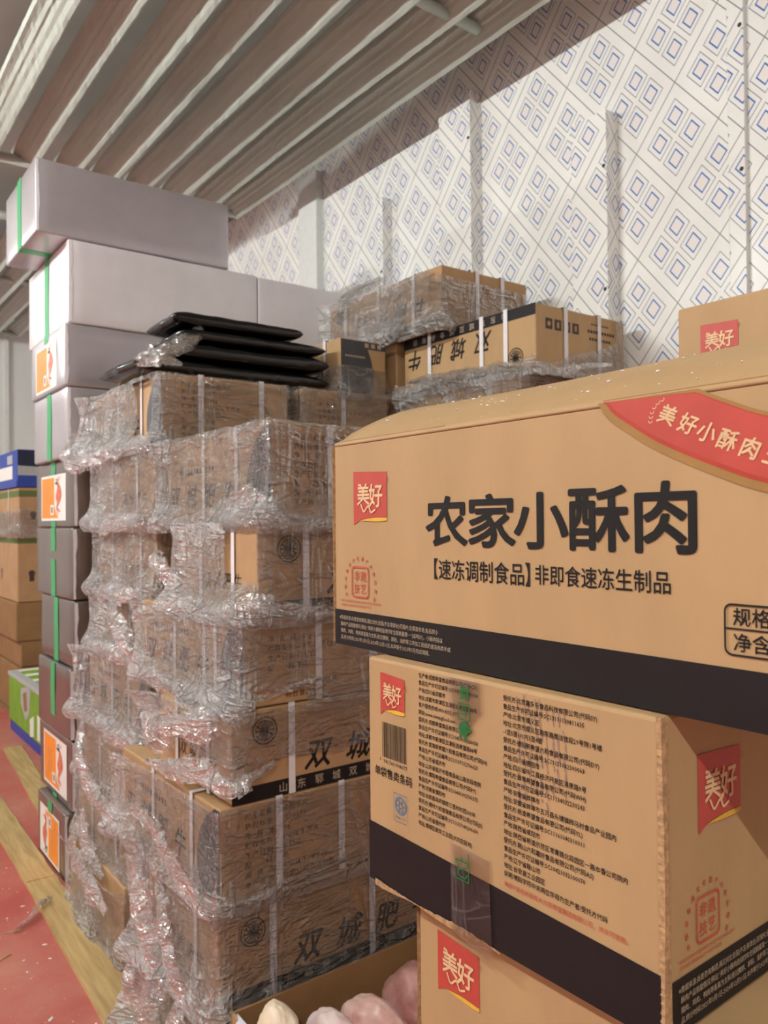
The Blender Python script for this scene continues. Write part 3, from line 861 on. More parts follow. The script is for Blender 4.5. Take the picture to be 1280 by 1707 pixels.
# ------------------------------------------------------------------ silver shrimp cartons
def orange_label(fr, s, t, wd, ht, par, turned=False):
    f = Flat(fr); f.rect(s, t, s+wd, t+ht); lab = f.build('paper_label', M['white_label'], par)
    F2 = Frame(fr.p(s, t, 0), fr.s, fr.t)
    if turned: F2 = F2.flipped(wd, ht)
    f = Flat(F2, .0010); f.rect(.012, .010, wd*.55, ht-.010); f.poly([(wd*.55, .010), (wd*.72, .010), (wd*.62, .03), (wd*.55, .06)]); f.build('orange_field', M['orange'], lab)
    f = Flat(F2, .0015)
    for k in range(7): f.rect(wd*.34, .06+k*.012, wd*.36, .068+k*.012)
    for k in range(10): f.rect(wd*.24, .05+k*.010, wd*.255, .057+k*.010)
    f.rect(wd*.20, .02, wd*.215, .05)
    f.build('label_lettering', M['label_grey'], lab)
    f = Flat(F2, .0015); f.rect(wd*.40, .022, wd*.53, .062); f.build('white_square', M['white_label'], lab)
    f = Flat(F2, .0020); f.rect(wd*.43, .030, wd*.50, .054); f.build('small_print', M['label_grey'], lab)
    body = seg_arc([(wd*.66, ht*.86), (wd*.80, ht*.72), (wd*.84, ht*.52), (wd*.74, ht*.36), (wd*.66, ht*.26)], 6)
    inner = seg_arc([(wd*.66, ht*.84), (wd*.68, ht*.70), (wd*.62, ht*.52), (wd*.66, ht*.40), (wd*.64, ht*.28)], 6)
    f = Flat(F2, .0018); f.strip(inner, body); f.line([(wd*.66, ht*.86), (wd*.72, ht*.95)], .003); f.line([(wd*.70, ht*.84), (wd*.80, ht*.93)], .003)
    f.line([(wd*.66, ht*.27), (wd*.78, ht*.2)], .008); f.line([(wd*.66, ht*.27), (wd*.70, ht*.14)], .007)
    f.build('shrimp_picture', M['shrimp'], lab)
    f = Flat(F2, .0018); f.rect(wd*.60, ht*.78, wd*.70, ht*.84); f.rect(wd*.62, ht*.87, wd*.68, ht*.90); f.build('label_title', M['green_dull'], lab)

SG = 'silver film-faced cartons in the tall stack'
def silver(label, x, z0, z1, dx, dy, tape=None, lab=None, m='silver', seed=0, y=3.0, edge=True, turned=False, bottom_tape=False):
    h = z1-z0-.002
    t = thing('silver_carton', label, 'carton', (x, y, z0), 0, SG)
    V, F = rounded_box(dx, dy, h, .008, (14, 8, 6), .007, seed)
    from_py('carton_body', V, F, M[m], t, True)
    fl = Frame((0, dy, 0), (0, -1, 0))
    if tape:
        for (a, b) in tape:
            f = Flat(fl, .0014); c = dy*.50
            n = 6; f.strip([(c-.030+.002*math.sin(k+seed), h*(a+(b-a)*k/n)) for k in range(n+1)], [(c+.030+.002*math.sin(k+seed), h*(a+(b-a)*k/n)) for k in range(n+1)])
            f.build('green_tape', M['green_tape'], t)
    if bottom_tape:
        f = Flat(Frame((0, 0, 0), (0, 1, 0), (1, 0, 0)), .0012); f.rect(dy*.5-.024, .0, dy*.5+.024, .12); f.build('green_tape', M['green_tape'], t)
    if lab: orange_label(fl, dy*lab[0], h*lab[1], dy*lab[2], h*lab[3], t, turned)
    if edge:
        rs = np.random.RandomState(seed+9)
        f = Flat(Frame((.0, .0, 0), (1, 0, 0)), .0010)
        zs = np.linspace(.006, h-.006, 9); wv = .006+.009*rs.rand(9)
        f.strip([(.003, k) for k in zs], [(.004+wv[i], k) for i, k in enumerate(zs)])
        f.build('scuffed_edge', M['silver_edge'], t)
    return t
silver('topmost silver carton under the cooling coil, jutting out to the left, with green tape', .692, 2.352, 2.624, .755, .485, [(.0, 1.0)], None, seed=51, bottom_tape=True)
silver('whitish carton second from the top of the silver stack, green tape on its end', .804, 2.040, 2.352, .775, .60, [(.0, 1.0)], None, 'silver_w', 52)
silver('silver carton with an orange shrimp label, third from the top of the stack', .790, 1.808, 2.040, .76, .50, [(.86, 1.0)], (.17, .06, .62, .78), seed=53)
silver('silver carton with a full length of green tape, fourth from the top', .798, 1.548, 1.808, .75, .49, [(.0, 1.0)], None, seed=54)
silver('silver carton with an orange label above mid-stack, fifth from the top', .820, 1.290, 1.548, .75, .55, [(.80, 1.0), (.0, .09)], (.16, .10, .66, .70), m='silver_dark_reflection', seed=55)
silver('dark silver carton with broken green tape, sixth from the top', .816, 1.020, 1.290, .75, .53, [(.66, 1.0), (.0, .54)], None, m='silver_dark_reflection', seed=56)
silver('silver carton with dark end and unbroken green tape, seventh from the top', .820, .772, 1.020, .75, .48, [(.0, 1.0)], None, m='silver_dark_reflection', seed=57)
silver('silver carton with a white crushed top edge, beside the green striped carton', .804, .508, .772, .75, .46, [(.22, 1.0)], None, m='silver_dark_reflection', seed=58)
silver('silver carton with an orange label, second from the floor', .810, .250, .508, .75, .46, [(.0, .06)], (.14, .10, .72, .80), m='silver_dark_reflection', seed=59)
silver('silver carton with an upside-down orange label standing on the floor', .782, .0, .250, .76, .38, [(.82, 1.0)], (.10, .08, .74, .76), m='silver_dark_reflection', seed=60, turned=True)
silver('pale silver carton behind the whitish one, towards the wall', 1.582, 2.040, 2.350, .62, .55, None, None, 'silver_w', 62, edge=False)
for k, (a, b) in enumerate(((0, .34), (.34, .68), (.68, 1.02), (1.02, 1.36), (1.36, 1.70), (1.70, 2.04))):
    o = silver('plain silver carton hidden behind the silver stack, against the wall', 1.582, a, b, .62, .55, seed=70+k, edge=False)
    o['group'] = 'silver cartons hidden against the wall'

# ------------------------------------------------------------------ black plastic bags on the top row
def bag(label, x, y, z, L, W, T, rz, seed, m='black_bag', tilt=0.0):
    nx, ny = 90, 40
    V = []; F = []
    X, Y = np.meshgrid(np.linspace(-1, 1, nx+1), np.linspace(-1, 1, ny+1), indexing='ij')
    x_ = X.ravel(); y_ = Y.ravel()
    prof = np.clip((1-np.abs(x_)**9), 0, 1)**.45*np.clip((1-np.abs(y_)**8), 0, 1)**.42
    P0 = np.stack([x_*L/2, y_*W/2, np.zeros_like(x_)], 1)
    c = crumple(P0*np.array([.6, 1.4, 1])+seed, seed, 8, .03, .14); fb = fbm(P0*8+seed, 2)-.4
    edge = 1+.035*(crumple(P0*2+seed+4, seed+2, 6, .05, .2)-.5)
    up = np.stack([P0[:, 0]*edge, P0[:, 1]*edge, T*.5+T*.5*prof+(c-.5)*.020*prof+fb*.012*prof+P0[:, 0]*tilt], 1)
    dn = np.stack([P0[:, 0]*edge, P0[:, 1]*edge, T*.5-T*.5*prof+P0[:, 0]*tilt], 1)
    P = np.concatenate([up, dn]); N = len(up)
    I = np.arange(N).reshape(nx+1, ny+1)
    q = np.stack([I[:-1, :-1].ravel(), I[1:, :-1].ravel(), I[1:, 1:].ravel(), I[:-1, 1:].ravel()], 1)
    F = np.concatenate([q, q[:, ::-1]+N])
    V = [tuple(p) for p in P]
    me = bpy.data.meshes.new('black_plastic_bag'); me.from_pydata(V, [], F.tolist())
    bm = bmesh.new(); bm.from_mesh(me); bmesh.ops.remove_doubles(bm, verts=bm.verts, dist=.0006); bm.to_mesh(me); bm.free()
    me.polygons.foreach_set('use_smooth', [True]*len(me.polygons))
    o = link('black_plastic_bag', me, M[m]); o.location = (x, y, z); o.rotation_euler = (0, 0, rz)
    return tag(o, label, 'bag', 'black plastic bags on the top carton')
bag('lowest flat black plastic bag, lying on the topmost wrapped carton', 1.17, 2.52, 1.762, .70, .34, .056, 0.0, 1)
bag('middle glossy black plastic bag of the pile', 1.225, 2.50, 1.820, .58, .32, .056, -.03, 2)
bag('upper middle black plastic bag with a pointed right end', 1.235, 2.49, 1.878, .53, .30, .044, -.02, 5)
bag('topmost black plastic bag of the pile, smooth and folded', 1.178, 2.47, 1.924, .46, .26, .046, -.03, 3)
t = thing('clear_film_bundle', 'crumpled clear film spilling left of the black bags', 'plastic film', (.86, 2.45, 1.762))
gather([(.20, -.07, .15), (.13, -.10, .11), (.06, -.12, .07), (.0, -.08, .04)], .055, 55, t, .45, .7, name='film_fold')
gather([(.10, -.13, .03), (.03, -.13, .035), (-.03, -.08, .03)], .03, 56, t, .6, .7, name='film_fold')
# ------------------------------------------------------------------ kraft cartons with the red flag mark
def flag_mark(fr, s, t, par, wd=.065, ht=.060, cropped=False):
    f = Flat(fr, .0008)
    bot = seg_arc([(s, t-.003), (s+wd*.22, t+.003), (s+wd*.6, t+.006), (s+wd, t+.006)], 5)
    f.strip(bot, [(x, t+ht-.003*(x-s)/wd) for x, y in bot]); flag = f.build('red_flag_mark', M['red'], par)
    f = Flat(fr, .0010)
    up = bot[4:]; f.strip([(x, y-.0005-.0045*math.sin(math.pi*min(1, max(0, (x-s-wd*.2)/(wd*.8)))*.75)) for x, y in up], [(x, y-.0005) for x, y in up])
    f.build('yellow_underline', M['yellow'], flag)
    f = Flat(fr, .0013)
    q = wd/.065; r = ht/.060
    f.text('美', s+.008*q, t+.0225*r, .0265*r, .95*q/r, .020); f.text('好', s+.0315*q, t+.020*r, .0285*r, .95*q/r, .020)
    f.line(seg_arc([(s+.016*q, t+.021*r), (s+.022*q, t+.013*r), (s+.031*q, t+.019*r), (s+.036*q, t+.012*r), (s+.044*q, t+.0145*r)], 5), .0022*q)
    f.disc(s+.012*q, t+.044*r, .0018*q, 8)
    f.build('mark_lettering', M['cream'], flag)
    f = Flat(fr, .0013); f.ring(s+wd+.001, t+ht-.012, .0028, .0006, 14); f.text('R', s+wd-.0003, t+ht-.0136, .0042); f.build('registered_sign', M['red_type'], par)

SEAL = '市级非物质文化遗产代表性项目'
def seal(fr, cx, cy, par, k=1.0):
    f = Flat(fr)
    w_, h_ = .0165*k, .0175*k; r = .005
    pts = []
    for (sx, sy, a0) in ((1, 1, 0), (-1, 1, 90), (-1, -1, 180), (1, -1, 270)):
        for q in range(5):
            a = math.radians(a0+q*22.5); pts.append((cx+sx*(w_-r)+r*math.cos(a), cy+sy*(h_-r)+r*math.sin(a)))
    f.line(pts, .0022, True)
    f.text('非遗', cx-.0128*k, cy+.0020, .0125*k, 1.0, .012); f.text('技艺', cx-.0128*k, cy-.0125*k, .0125*k, 1.0, .012)
    n = len(SEAL)
    for i, ch in enumerate(SEAL):
        a = math.radians(205-230*i/(n-1)); R = .030*k
        f.text(ch, cx+R*math.cos(a)-.0026, cy-.004+R*1.05*math.sin(a)-.0018, .0054*k, 1, .01, rot=(a-math.pi/2)*.25)
    f.build('red_seal_print', M['red_type'], par)

NOTE = ['※数据来源:尚普咨询集团,通过对比全国(不含港澳台)范围内,全渠道市场,各品牌小', '  酥肉产品销量情况,得出:“美好小酥肉连续四年全国销量第一”(以吨计)。小酥肉指以', '  猪肉、鸡肉、鸭肉等畜禽为主料,经过腌制、裹粉、油炸等工序加工而成的速冻肉类半成', '  品,统计时间:2021年1月1日-2024年12月31日,本声明于2025年7月完成调研。']
def face_front(fr, W, H, par, full=True):
    f = Flat(fr); f.rect(.0005, .0005, W-.0005, .0425); f.build('dark_band', M['band'], par)
    f = Flat(fr, .0012)
    for i, ln in enumerate(NOTE): f.text(ln, .011, .0315-i*.0078, .0056, .93, .006)
    f.build('band_small_print', M['fine'], par)
    flag_mark(fr, .0425, .147, par)
    seal(fr, .0545, .0775, par)
    f = Flat(fr)
    f.text('*非遗技艺指德州市级非物质文化遗产代表性项目名录中', .012, .0525, .0036, .95); f.text('传统油炸小酥肉制作技艺代表性传承项目。', .014, .0475, .0036, .95)
    f.build('red_footnote', M['red_type'], par)
    if not full: return
    f = Flat(fr)
    x = .174
    for ch, wd, ht in (('农', .065, .0535), ('家', .066, .0535), ('小', .064, .054), ('酥', .063, .057), ('肉', .062, .058)):
        f.text(ch, x, .1245+.003, ht*1.0, wd/ht*1.02, .023, res=3); x += .0633
    f.build('large_title', M['ink'], par)
    f = Flat(fr)
    f.text('【', .176, .0905, .0225, .80, .012, res=2); f.text('速冻调制食品', .1945, .0905, .0218, .92, .010, res=2); f.text('】', .3145, .0905, .0225, .80, .012, res=2)
    f.text('非即食速冻生制品', .326, .0925, .0188, .92, .010, res=2)
    f.build('subtitle', M['ink'], par)
    f = Flat(fr)
    pts = []; x0, y0, x1, y1, r = .5065, .052, .594, .0875, .005
    for (cx, cy, a0) in ((x1-r, y1-r, 0), (x0+r, y1-r, 90), (x0+r, y0+r, 180), (x1-r, y0+r, 270)):
        for q in range(5):
            a = math.radians(a0+q*22.5); pts.append((cx+r*math.cos(a), cy+r*math.sin(a)))
    f.line(pts, .0014, True); f.line([(x0, .0705), (x1, .0705)], .0012)
    f.text('规格:', .5120, .0738, .0138, 1.0, .012); f.text('净含量:', .5120, .0558, .0138, 1.0, .012)
    f.build('weight_frame', M['ink'], par)
    # curved red banner running off towards the near end
    lowc = seg_arc([(.398, .2435), (.408, .230), (.424, .2185), (.455, .1995), (.504, .1775), (.5395, .165), (.598, .152)], 6)
    upc = seg_arc([(.488, .2435), (.500, .2375), (.514, .231), (.5395, .2205), (.598, .204)], 6)
    def resample(c, n):
        c = [Vector(p) for p in c]; L = [0]
        for a, b in zip(c, c[1:]): L.append(L[-1]+(b-a).length)
        o = []
        for i in range(n):
            d = L[-1]*i/(n-1); j = max(0, min(len(c)-2, int(np.searchsorted(L, d)-1)))
            o.append(tuple(c[j].lerp(c[j+1], (d-L[j])/max(1e-9, L[j+1]-L[j]))))
        return o
    top = [(.398, .2435), (.488, .2435)]+upc[1:]
    A = resample(lowc, 40); B = resample(top, 40)
    def mixc(a, b, k): return [(p[0]+(q[0]-p[0])*k, p[1]+(q[1]-p[1])*k) for p, q in zip(a, b)]
    def inset(c, d, lim=.2438):
        o = []
        for i in range(len(c)):
            p = Vector(c[max(0, i-1)]); q = Vector(c[min(len(c)-1, i+1)]); t = (q-p).normalized()
            n = Vector((-t.y, t.x)); v = Vector(c[i])+n*d; o.append((min(v.x, .598), min(v.y, lim)))
        return o
    def fill(f, low, up):
        lo_ = resample(low, 40); up_ = resample(up, 40); f.strip(lo_, up_)
    f = Flat(fr, .0008); fill(f, lowc, top); f.build('banner_border', M['olive'], par)
    l1 = inset(lowc, .0062); u1 = inset(upc, -.0028)
    f = Flat(fr, .0010); fill(f, l1, [l1[0], u1[0]]+u1[1:]); f.build('banner_inner_border', M['dred'], par)
    l2 = inset(lowc, .0095); u2 = inset(upc, -.0036)
    f = Flat(fr, .0012); fill(f, l2, [l2[0], u2[0]]+u2[1:]); f.build('red_banner', M['red'], par)
    f = Flat(fr, .0015)
    for ch, cx, cy, r in (('美', .463, .2265, -.42), ('好', .480, .2180, -.42), ('小', .495, .2105, -.40), ('酥', .5105, .2035, -.38), ('肉', .527, .1965, -.36), ('王', .544, .190, -.34)):
        sz = .0160; f.text(ch, cx-.5*sz*math.cos(r)+.36*sz*math.sin(r), cy-.36*sz*math.cos(r)-.5*sz*math.sin(r), sz, .95, .020, .1, rot=r)
    for (x, y, a) in ((.4585, .2395, .6), (.4545, .2375, .5), (.4515, .2345, .3), (.4495, .2310, .15), (.4485, .2275, 0), (.448, .2240, 0)):
        f.ring(x, y, .0017, .0006, 8, math.pi+a, 2*math.pi+a)
    f.build('banner_lettering', M['cream'], par)

COL1 = ['生产者:成都希望食品有限公司(代码CD)', '食品生产许可证编号:SC10451013200058', '产地:四川省成都市', '地址:成都市新津区五津街道希望路88号', '客户服务热线:400-8353-077', '网址:www.xiwangfood.com',
        '委托方:成都希望食品有限公司', '食品生产许可证编号:SC10451013200058', '地址:成都市新津区五津街道希望路88号', '受托方:莒南新希望六和食品有限公司(代码JN)', '食品生产许可证编号:SC11137132706623', '产地:山东省临沂市',
        '地址:山东省临沂市莒南县岵山路东段南侧', '受托方:濮阳希望食品有限公司(代码PY)', '食品生产许可证编号:SC10441092700375', '产地:河南省濮阳市', '地址:台前县吴坝镇郑三里村村西200米', '受托方:德州六和金瑞食品有限公司(代码JS)',
        '食品生产许可证编号:SC11137140200639', '产地:山东省德州市', '地址:德城区新华工业园(大刘庄驻地)']
COL2 = ['受托方:北京嘉多乐食品科技有限公司(代码SY)', '食品生产许可证编号:SC13111130811635', '产地:北京市顺义区', '地址:北京市顺义区南陈路南法信段29号院1号楼', '-1至5层101内1至4层', '受托方:德阳新希望六和食品有限公司(代码DY)',
        '食品生产许可证编号:SC11151062300063', '产地:四川省德阳市', '地址:四川省中江县经济开发区涌泉路9号', '受托方:蚌埠希望食品有限公司(代码WH)', '食品生产许可证编号:SC11134032230243', '产地:安徽省蚌埠市', '地址:安徽省蚌埠市五河县头铺镇柿马村食品产业园内',
        '受托方:杨凌希望食品有限公司(代码YL)', '食品生产许可证编号:SC11161040310011', '产地:陕西省咸阳市', '地址:陕西省杨凌示范区常青路北段园区一路本香公司院内', '受托方:鞍山六和嘉好食品有限公司(代码AS)', '食品生产许可证编号:SC10421032100070',
        '产地:辽宁省鞍山市', '地址:台安县工业园区', '说明:喷码字符中末两位字母为生产者/受托方代码']
def face_makers(fr, W, H, par):
    f = Flat(fr)
    f.poly([(.0005, .0005), (W-.0005, .0005), (W-.0005, .052), (.0005, .064)]); f.build('dark_band', M['band'], par)
    flag_mark(fr, .0230, .187, par, .041, .043)
    f = Flat(fr); rs = random.Random(4); x = .0252
    while x < .066:
        b = rs.choice((.0005, .0005, .0009, .0013)); f.rect(x, .139, min(x+b, .0665), .1766); x += b+rs.choice((.0005, .0007, .001))
    f.text('6', .0205, .134, .0062, .9); f.text('941760', .0270, .1325, .0062, 1.05); f.text('908677', .0475, .1325, .0062, 1.05)
    f.text('单袋售卖条码', .0115, .1180, .0112, .95, .012)
    f.build('barcode', M['ink'], par)
    f = Flat(fr)
    f.line([(.0445, .0765), (.0665, .0765), (.0665, .1055), (.0445, .1055)], .0005, True)
    cx, cy = .0555, .0935
    f.ring(cx, cy, .0085, .0022); f.ring(cx, cy, .0028, .0012, 14)
    for k in range(6):
        a = k*math.pi/3; f.line([(cx+.003*math.cos(a), cy+.003*math.sin(a)), (cx+.0068*math.cos(a), cy+.0068*math.sin(a))], .0016)
    f.text('食品生产许可', .0468, .0795, .0030, .95)
    f.build('round_quality_emblem', M['blue_ink'], par)
    f = Flat(fr)
    for i, ln in enumerate(COL1): f.text(ln, .0868-.0022*i/20, .2340-.00752*i, .0053, .93, .010)
    for i, ln in enumerate(COL2): f.text(ln, .2045-.0010*i/20, .2305-.00752*i, .0056, .93, .010)
    f.build('maker_addresses', M['ink'], par)
    f = Flat(fr); f.text('美好®商标所有权人为新希望集团有限公司，并许可使用。', .2035, .0630, .0056, .93, .006); f.build('red_trademark_note', M['red_type'], par)
    f = Flat(fr, .0); rs = random.Random(9)
    for k in range(9):
        x = .222+.0065*k+rs.uniform(-.001, .001); y1 = .240-rs.uniform(0, .012); y0 = .145+rs.uniform(-.006, .02)
        yy = y1
        while yy > y0:
            b = rs.uniform(.008, .022); f.line([(x+rs.uniform(-.001, .001), yy), (x+.002, max(y0, yy-b))], rs.uniform(.0012, .0022)); yy -= b+rs.uniform(.002, .010)
    f.build('faded_stamp', M['purple'], par)

def cut_edge(par, x, y, z0, z1, wd, seed, dirv=(0, -1, 0)):
    """raw corrugated edge standing proud of a corner"""
    rs = np.random.RandomState(seed); n = int((z1-z0)/.0020); V = []; F = []
    for i in range(n+1):
        z = z0+(z1-z0)*i/n
        j = .00025*math.sin(i*1.9)+rs.normal()*.0001; wv = wd*(.8+.2*math.sin(z*23+seed)+.06*rs.rand())
        V += [(x-.0022+j, y-wv, z), (x+.0028+j*.5, y-wv-.0006, z), (x+.0030, y+.002, z), (x-.0012+j, y+.002, z)]
    for i in range(n):
        for k in range(4):
            a = i*4+k; b = i*4+(k+1) % 4; F.append((a, b, b+4, a+4))
    F += [(3, 2, 1, 0), (n*4, n*4+1, n*4+2, n*4+3)]
    return from_py('raw_corrugated_edge', V, F, M['kraft_cut'], par)

def flap(par, name, L, dep, rise, y0, mirror=None, seed=1):
    """top flap swelling upwards from a fold; local x across the carton, y along it"""
    nx, ny = 14, 20; V = []; F = []; rs = np.random.RandomState(seed)
    th = .004
    for lay in (0, 1):
        for i in range(nx+1):
            a = i/nx; x = dep*a
            for j in range(ny+1):
                y = y0+L*j/ny
                z = rise*(1-(1-a)**1.7)+.002*math.sin(y*9+seed)*a-(.0016 if .05 < a < .12 else 0)
                V.append((x if mirror is None else mirror-x, y, z-(th if lay else 0)))
    N = (nx+1)*(ny+1)
    for i in range(nx):
        for j in range(ny):
            a = i*(ny+1)+j; q = (a, a+ny+1, a+ny+2, a+1)
            F.append(q); F.append(tuple(k+N for k in q[::-1]))
    ring = [j for j in range(ny+1)]+[i*(ny+1)+ny for i in range(1, nx+1)]+[nx*(ny+1)+j for j in range(ny-1, -1, -1)]+[i*(ny+1) for i in range(nx-1, 0, -1)]
    for a, b in zip(ring, ring[1:]+ring[:1]): F.append((a, b, b+N, a+N))
    o = from_py(name, V, F, M['kraft'], par, True)
    return o

KG = 'kraft cartons with a red flag mark'
# the large one in front
t = thing('kraft_carton', 'large kraft carton in front with big black title, red curved banner and dark bottom band', 'carton', (.531, .213, 1.152), 0, KG)
V, F = rounded_box(.35, .60, .242, .0035); from_py('carton_body', V, F, M['kraft'], t)
face_front(Frame((0, .60, 0), (0, -1, 0)), .60, .242, t)
f = Flat(Frame((0, 0, 0), (1, 0, 0))); f.rect(.0005, .0005, .3495, .0425); f.build('dark_band', M['band'], t)
for nm, mi, sd in (('top_flap', None, 1), ('top_flap', .35, 2)):
    o = flap(t, nm, .598, .172, .060, .001, mi, sd); o.location.z = .2435
box_obj('inner_flap', (.004, .40, .2425), (.346, .598, .2462), M['kraft_dim'], t); box_obj('inner_flap', (.004, .002, .2425), (.346, .20, .2462), M['kraft_dim'], t)
cut_edge(t, .0018, .602, .002, .240, -.0025, 3)
rs = np.random.RandomState(12); bm = bmesh.new()
for k in range(75):
    a = rs.rand(); y = .02+.56*rs.rand(); s = .0006+.0013*rs.rand()**2
    if a < .04: continue
    z = .2435+.060*(1-(1-a)**1.7)+.002*math.sin(y*9+1)*a
    bmesh.ops.create_icosphere(bm, subdivisions=1, radius=s, matrix=Matrix.Translation((.172*a, y, z+s*.4)) @ Matrix.Rotation(rs.rand()*3, 4, 'Z') @ Matrix.Diagonal((1.6, .8, .6, 1)))
o = from_bm('frost_specks', bm, M['frost'], t); o['kind'] = 'stuff'

# the one below, turned with its narrow side to the aisle
t = thing('kraft_carton', 'kraft carton printed with two columns of maker addresses and a barcode, under the large one', 'carton', (.519, .354, .907), math.atan2(.008, .363), KG)
V, F = rounded_box(.60, .363, .244, .0035); from_py('carton_body', V, F, M['kraft'], t)
fr = Frame((0, .363, 0), (0, -1, 0))
face_makers(fr, .363, .244, t)
ff = Frame((.009, 0, 0), (1, 0, 0)); face_front(ff, .588, .244, t, False)
cut_edge(t, .001, .0, .0, .2445, .0040, 5); cut_edge(t, .0075, .001, .0, .238, .0022, 8)
# torn lower edge and clear tape with green print
rs = np.random.RandomState(3); f = Flat(fr, .0016); xs = np.linspace(.012, .198, 70)
f.strip([(x, -.0016-.0016*math.sin(x*61)-.0008*rs.rand()) for x in xs], [(x, .0014+.0016*math.sin(x*47+1)+.0012*rs.rand()) for x in xs]); f.build('torn_bottom_edge', M['kraft_cut'], t)
f = Flat(fr, .0022)
f.strip([(.1330, .082), (.134, .04), (.1350, -.004)], [(.1860, .080), (.187, .04), (.1900, -.014)]); bt = f.build('clear_tape', M['tape'], t); bt['label'] = 'clear tape over the lower edge'
f = Flat(fr, .0028); f.text('它', .140, .053, .022, .95, .004); f.line([(.139, .050), (.160, .050), (.160, .077), (.139, .077)][:3], .0012); f.build('green_tape_print', M['green_ink'], bt)
f = Flat(fr, .0022); f.strip([(.133, .243), (.134, .205), (.150, .187)], [(.176, .243), (.178, .214), (.151, .1865)]); tt = f.build('clear_tape', M['tape'], t)
f = Flat(fr, .0028)
f.text('封', .1495, .2235, .0145, .98, .03)
f.line([(.1485, .2035), (.1630, .2035), (.1630, .2185), (.1485, .2185)], .0014, True); f.text('斗', .1495, .2065, .0125, 1.0, .01)
f.disc(.155, .195, .0068, 12); f.poly([(.150, .190), (.162, .1915), (.1665, .1955), (.160, .199)]); f.rect(.149, .1845, .1525, .190); f.rect(.156, .1845, .1595, .190)
f.build('green_tape_print', M['green_ink'], tt)

# third carton, only its top left part is in view
t = thing('kraft_carton', 'kraft carton with a red flag mark near its edge, lowest in view, bottom right', 'carton', (.531, .056, .660), 0, KG)
V, F = rounded_box(.35, .60, .243, .0035); from_py('carton_body', V, F, M['kraft'], t)
fr = Frame((0, .60, 0), (0, -1, 0)); flag_mark(fr, .031, .163, t, .061, .058)
f = Flat(fr); f.rect(.0005, .0005, .5995, .0425); f.build('dark_band', M['band'], t)
cut_edge(t, .0018, .602, .002, .241, -.002, 13)
# fourth, behind at the right edge of the picture
t = thing('kraft_carton', 'kraft carton with a red flag mark standing behind the large one, against the printed wall', 'carton', (1.20, .172, 1.412), 0, KG)
V, F = rounded_box(.35, .60, .243, .005); from_py('carton_body', V, F, M['kraft'], t)
fr = Frame((0, .60, 0), (0, -1, 0)); flag_mark(fr, .0425, .147, t)
f = Flat(fr); f.rect(.0005, .0005, .5995, .0425); f.build('dark_band', M['band'], t)
# plain cartons out of view that carry them, and the pallets they stand on
def pallet(label, x, y, dx, dy, h):
    t = thing('wooden_pallet', label, 'pallet', (x, y, 0))
    for k in range(3): box_obj('runner', (0, k*(dy-.08)/2, 0), (dx, k*(dy-.08)/2+.08, h-.021), M['pallet'], t)
    n = 4
    for k in range(n): box_obj('deck_board', (k*(dx-.075)/(n-1), 0, h-.0205), (k*(dx-.075)/(n-1)+.075, dy, h), M['pallet'], t)
pallet('wooden pallet under the cartons below the picture at the right', .531, .056, .36, .62, .168)
pallet('wooden pallet under the hidden cartons by the printed wall', 1.20, .172, .36, .62, .180)
for (x, y, zs) in ((.531, .056, (.169, .4145)), (1.20, .172, (.181, .4275, .674, .9205, 1.1665))):
    for z in zs:
        t = thing('kraft_carton', 'plain kraft carton below the picture edge or hidden, carrying the marked kraft cartons', 'carton', (x, y, z), 0, 'kraft cartons out of sight')
        V, F = rounded_box(.35, .60, .244, .004); from_py('carton_body', V, F, M['kraft'], t)

# ------------------------------------------------------------------ open carton with frozen meat
t = thing('open_carton', 'open brown carton holding frozen meat, at the bottom in front of the wrapped stack', 'carton', (.765, 1.17, 0))
W_, D_, H_ = .66, .43, .231; th = .006
for nm, lo, hi in (('back_panel', (0, D_-th, 0), (W_, D_, H_)), ('front_panel', (0, 0, 0), (W_, th, H_)), ('side_panel', (0, th, 0), (th, D_-th, H_)), ('side_panel', (W_-th, th, 0), (W_, D_-th, H_)), ('bottom_panel', (th, th, 0), (W_-th, D_-th, th))):
    box_obj(nm, lo, hi, M['kraft_dim'] if nm != 'side_panel' else M['kraft_old'], t)
V = []; F = []
for i in range(9):
    a = i/8; yy = D_-.012-.10*a
    V += [(.008+.004*math.sin(i*1.3), yy, H_-.06), (.009-.010*math.sin(a*3), yy, H_+.012*math.sin(a*3.1)+.002), (-.003-.012*math.sin(a*3), yy-.004, H_-.03+.004*math.sin(i))]
for i in range(8):
    F += [(i*3, i*3+1, i*3+4, i*3+3), (i*3+1, i*3+2, i*3+5, i*3+4)]
from_py('white_liner', V, F, M['liner'], t, True)

def lump(label, c, r, seed, m, rot=(0, 0, 0)):
    bm = bmesh.new(); bmesh.ops.create_icosphere(bm, subdivisions=5, radius=1)
    P = np.array([v.co[:] for v in bm.verts]); rr = np.array(r)
    n = fbm(P*1.6+seed*5, 3)-.45; cr = crumple(P*.06+seed, seed, 6, .03, .10)-.5
    Q = P*(1+.42*n+.13*cr)[:, None]*rr
    for v, q in zip(bm.verts, Q): v.co = q
    o = from_bm('frozen_meat_roll', bm, m, None, True); o.location = c; o.rotation_euler = rot
    return tag(o, label, 'meat', 'frozen meat rolls in the open carton')
lump('small pale frozen roll nearest the left end of the open carton', (.813, 1.475, .232), (.038, .060, .058), 1, M['meat_pale'])
lump('frosty white-topped frozen meat roll, second from the left in the open carton', (.912, 1.41, .185), (.050, .10, .085), 2, M['meat_frost'])
lump('big pink wrapped meat roll in the middle of the open carton', (1.030, 1.42, .160), (.058, .11, .090), 3, M['meat'], (.1, 0, .1))
lump('rose coloured meat roll furthest right in the open carton, beside the kraft cartons', (1.170, 1.44, .165), (.066, .11, .098), 4, M['meat_dark'])
lump('frozen meat roll lying lower in the front of the open carton', (.90, 1.245, .075), (.075, .055, .065), 5, M['meat'])
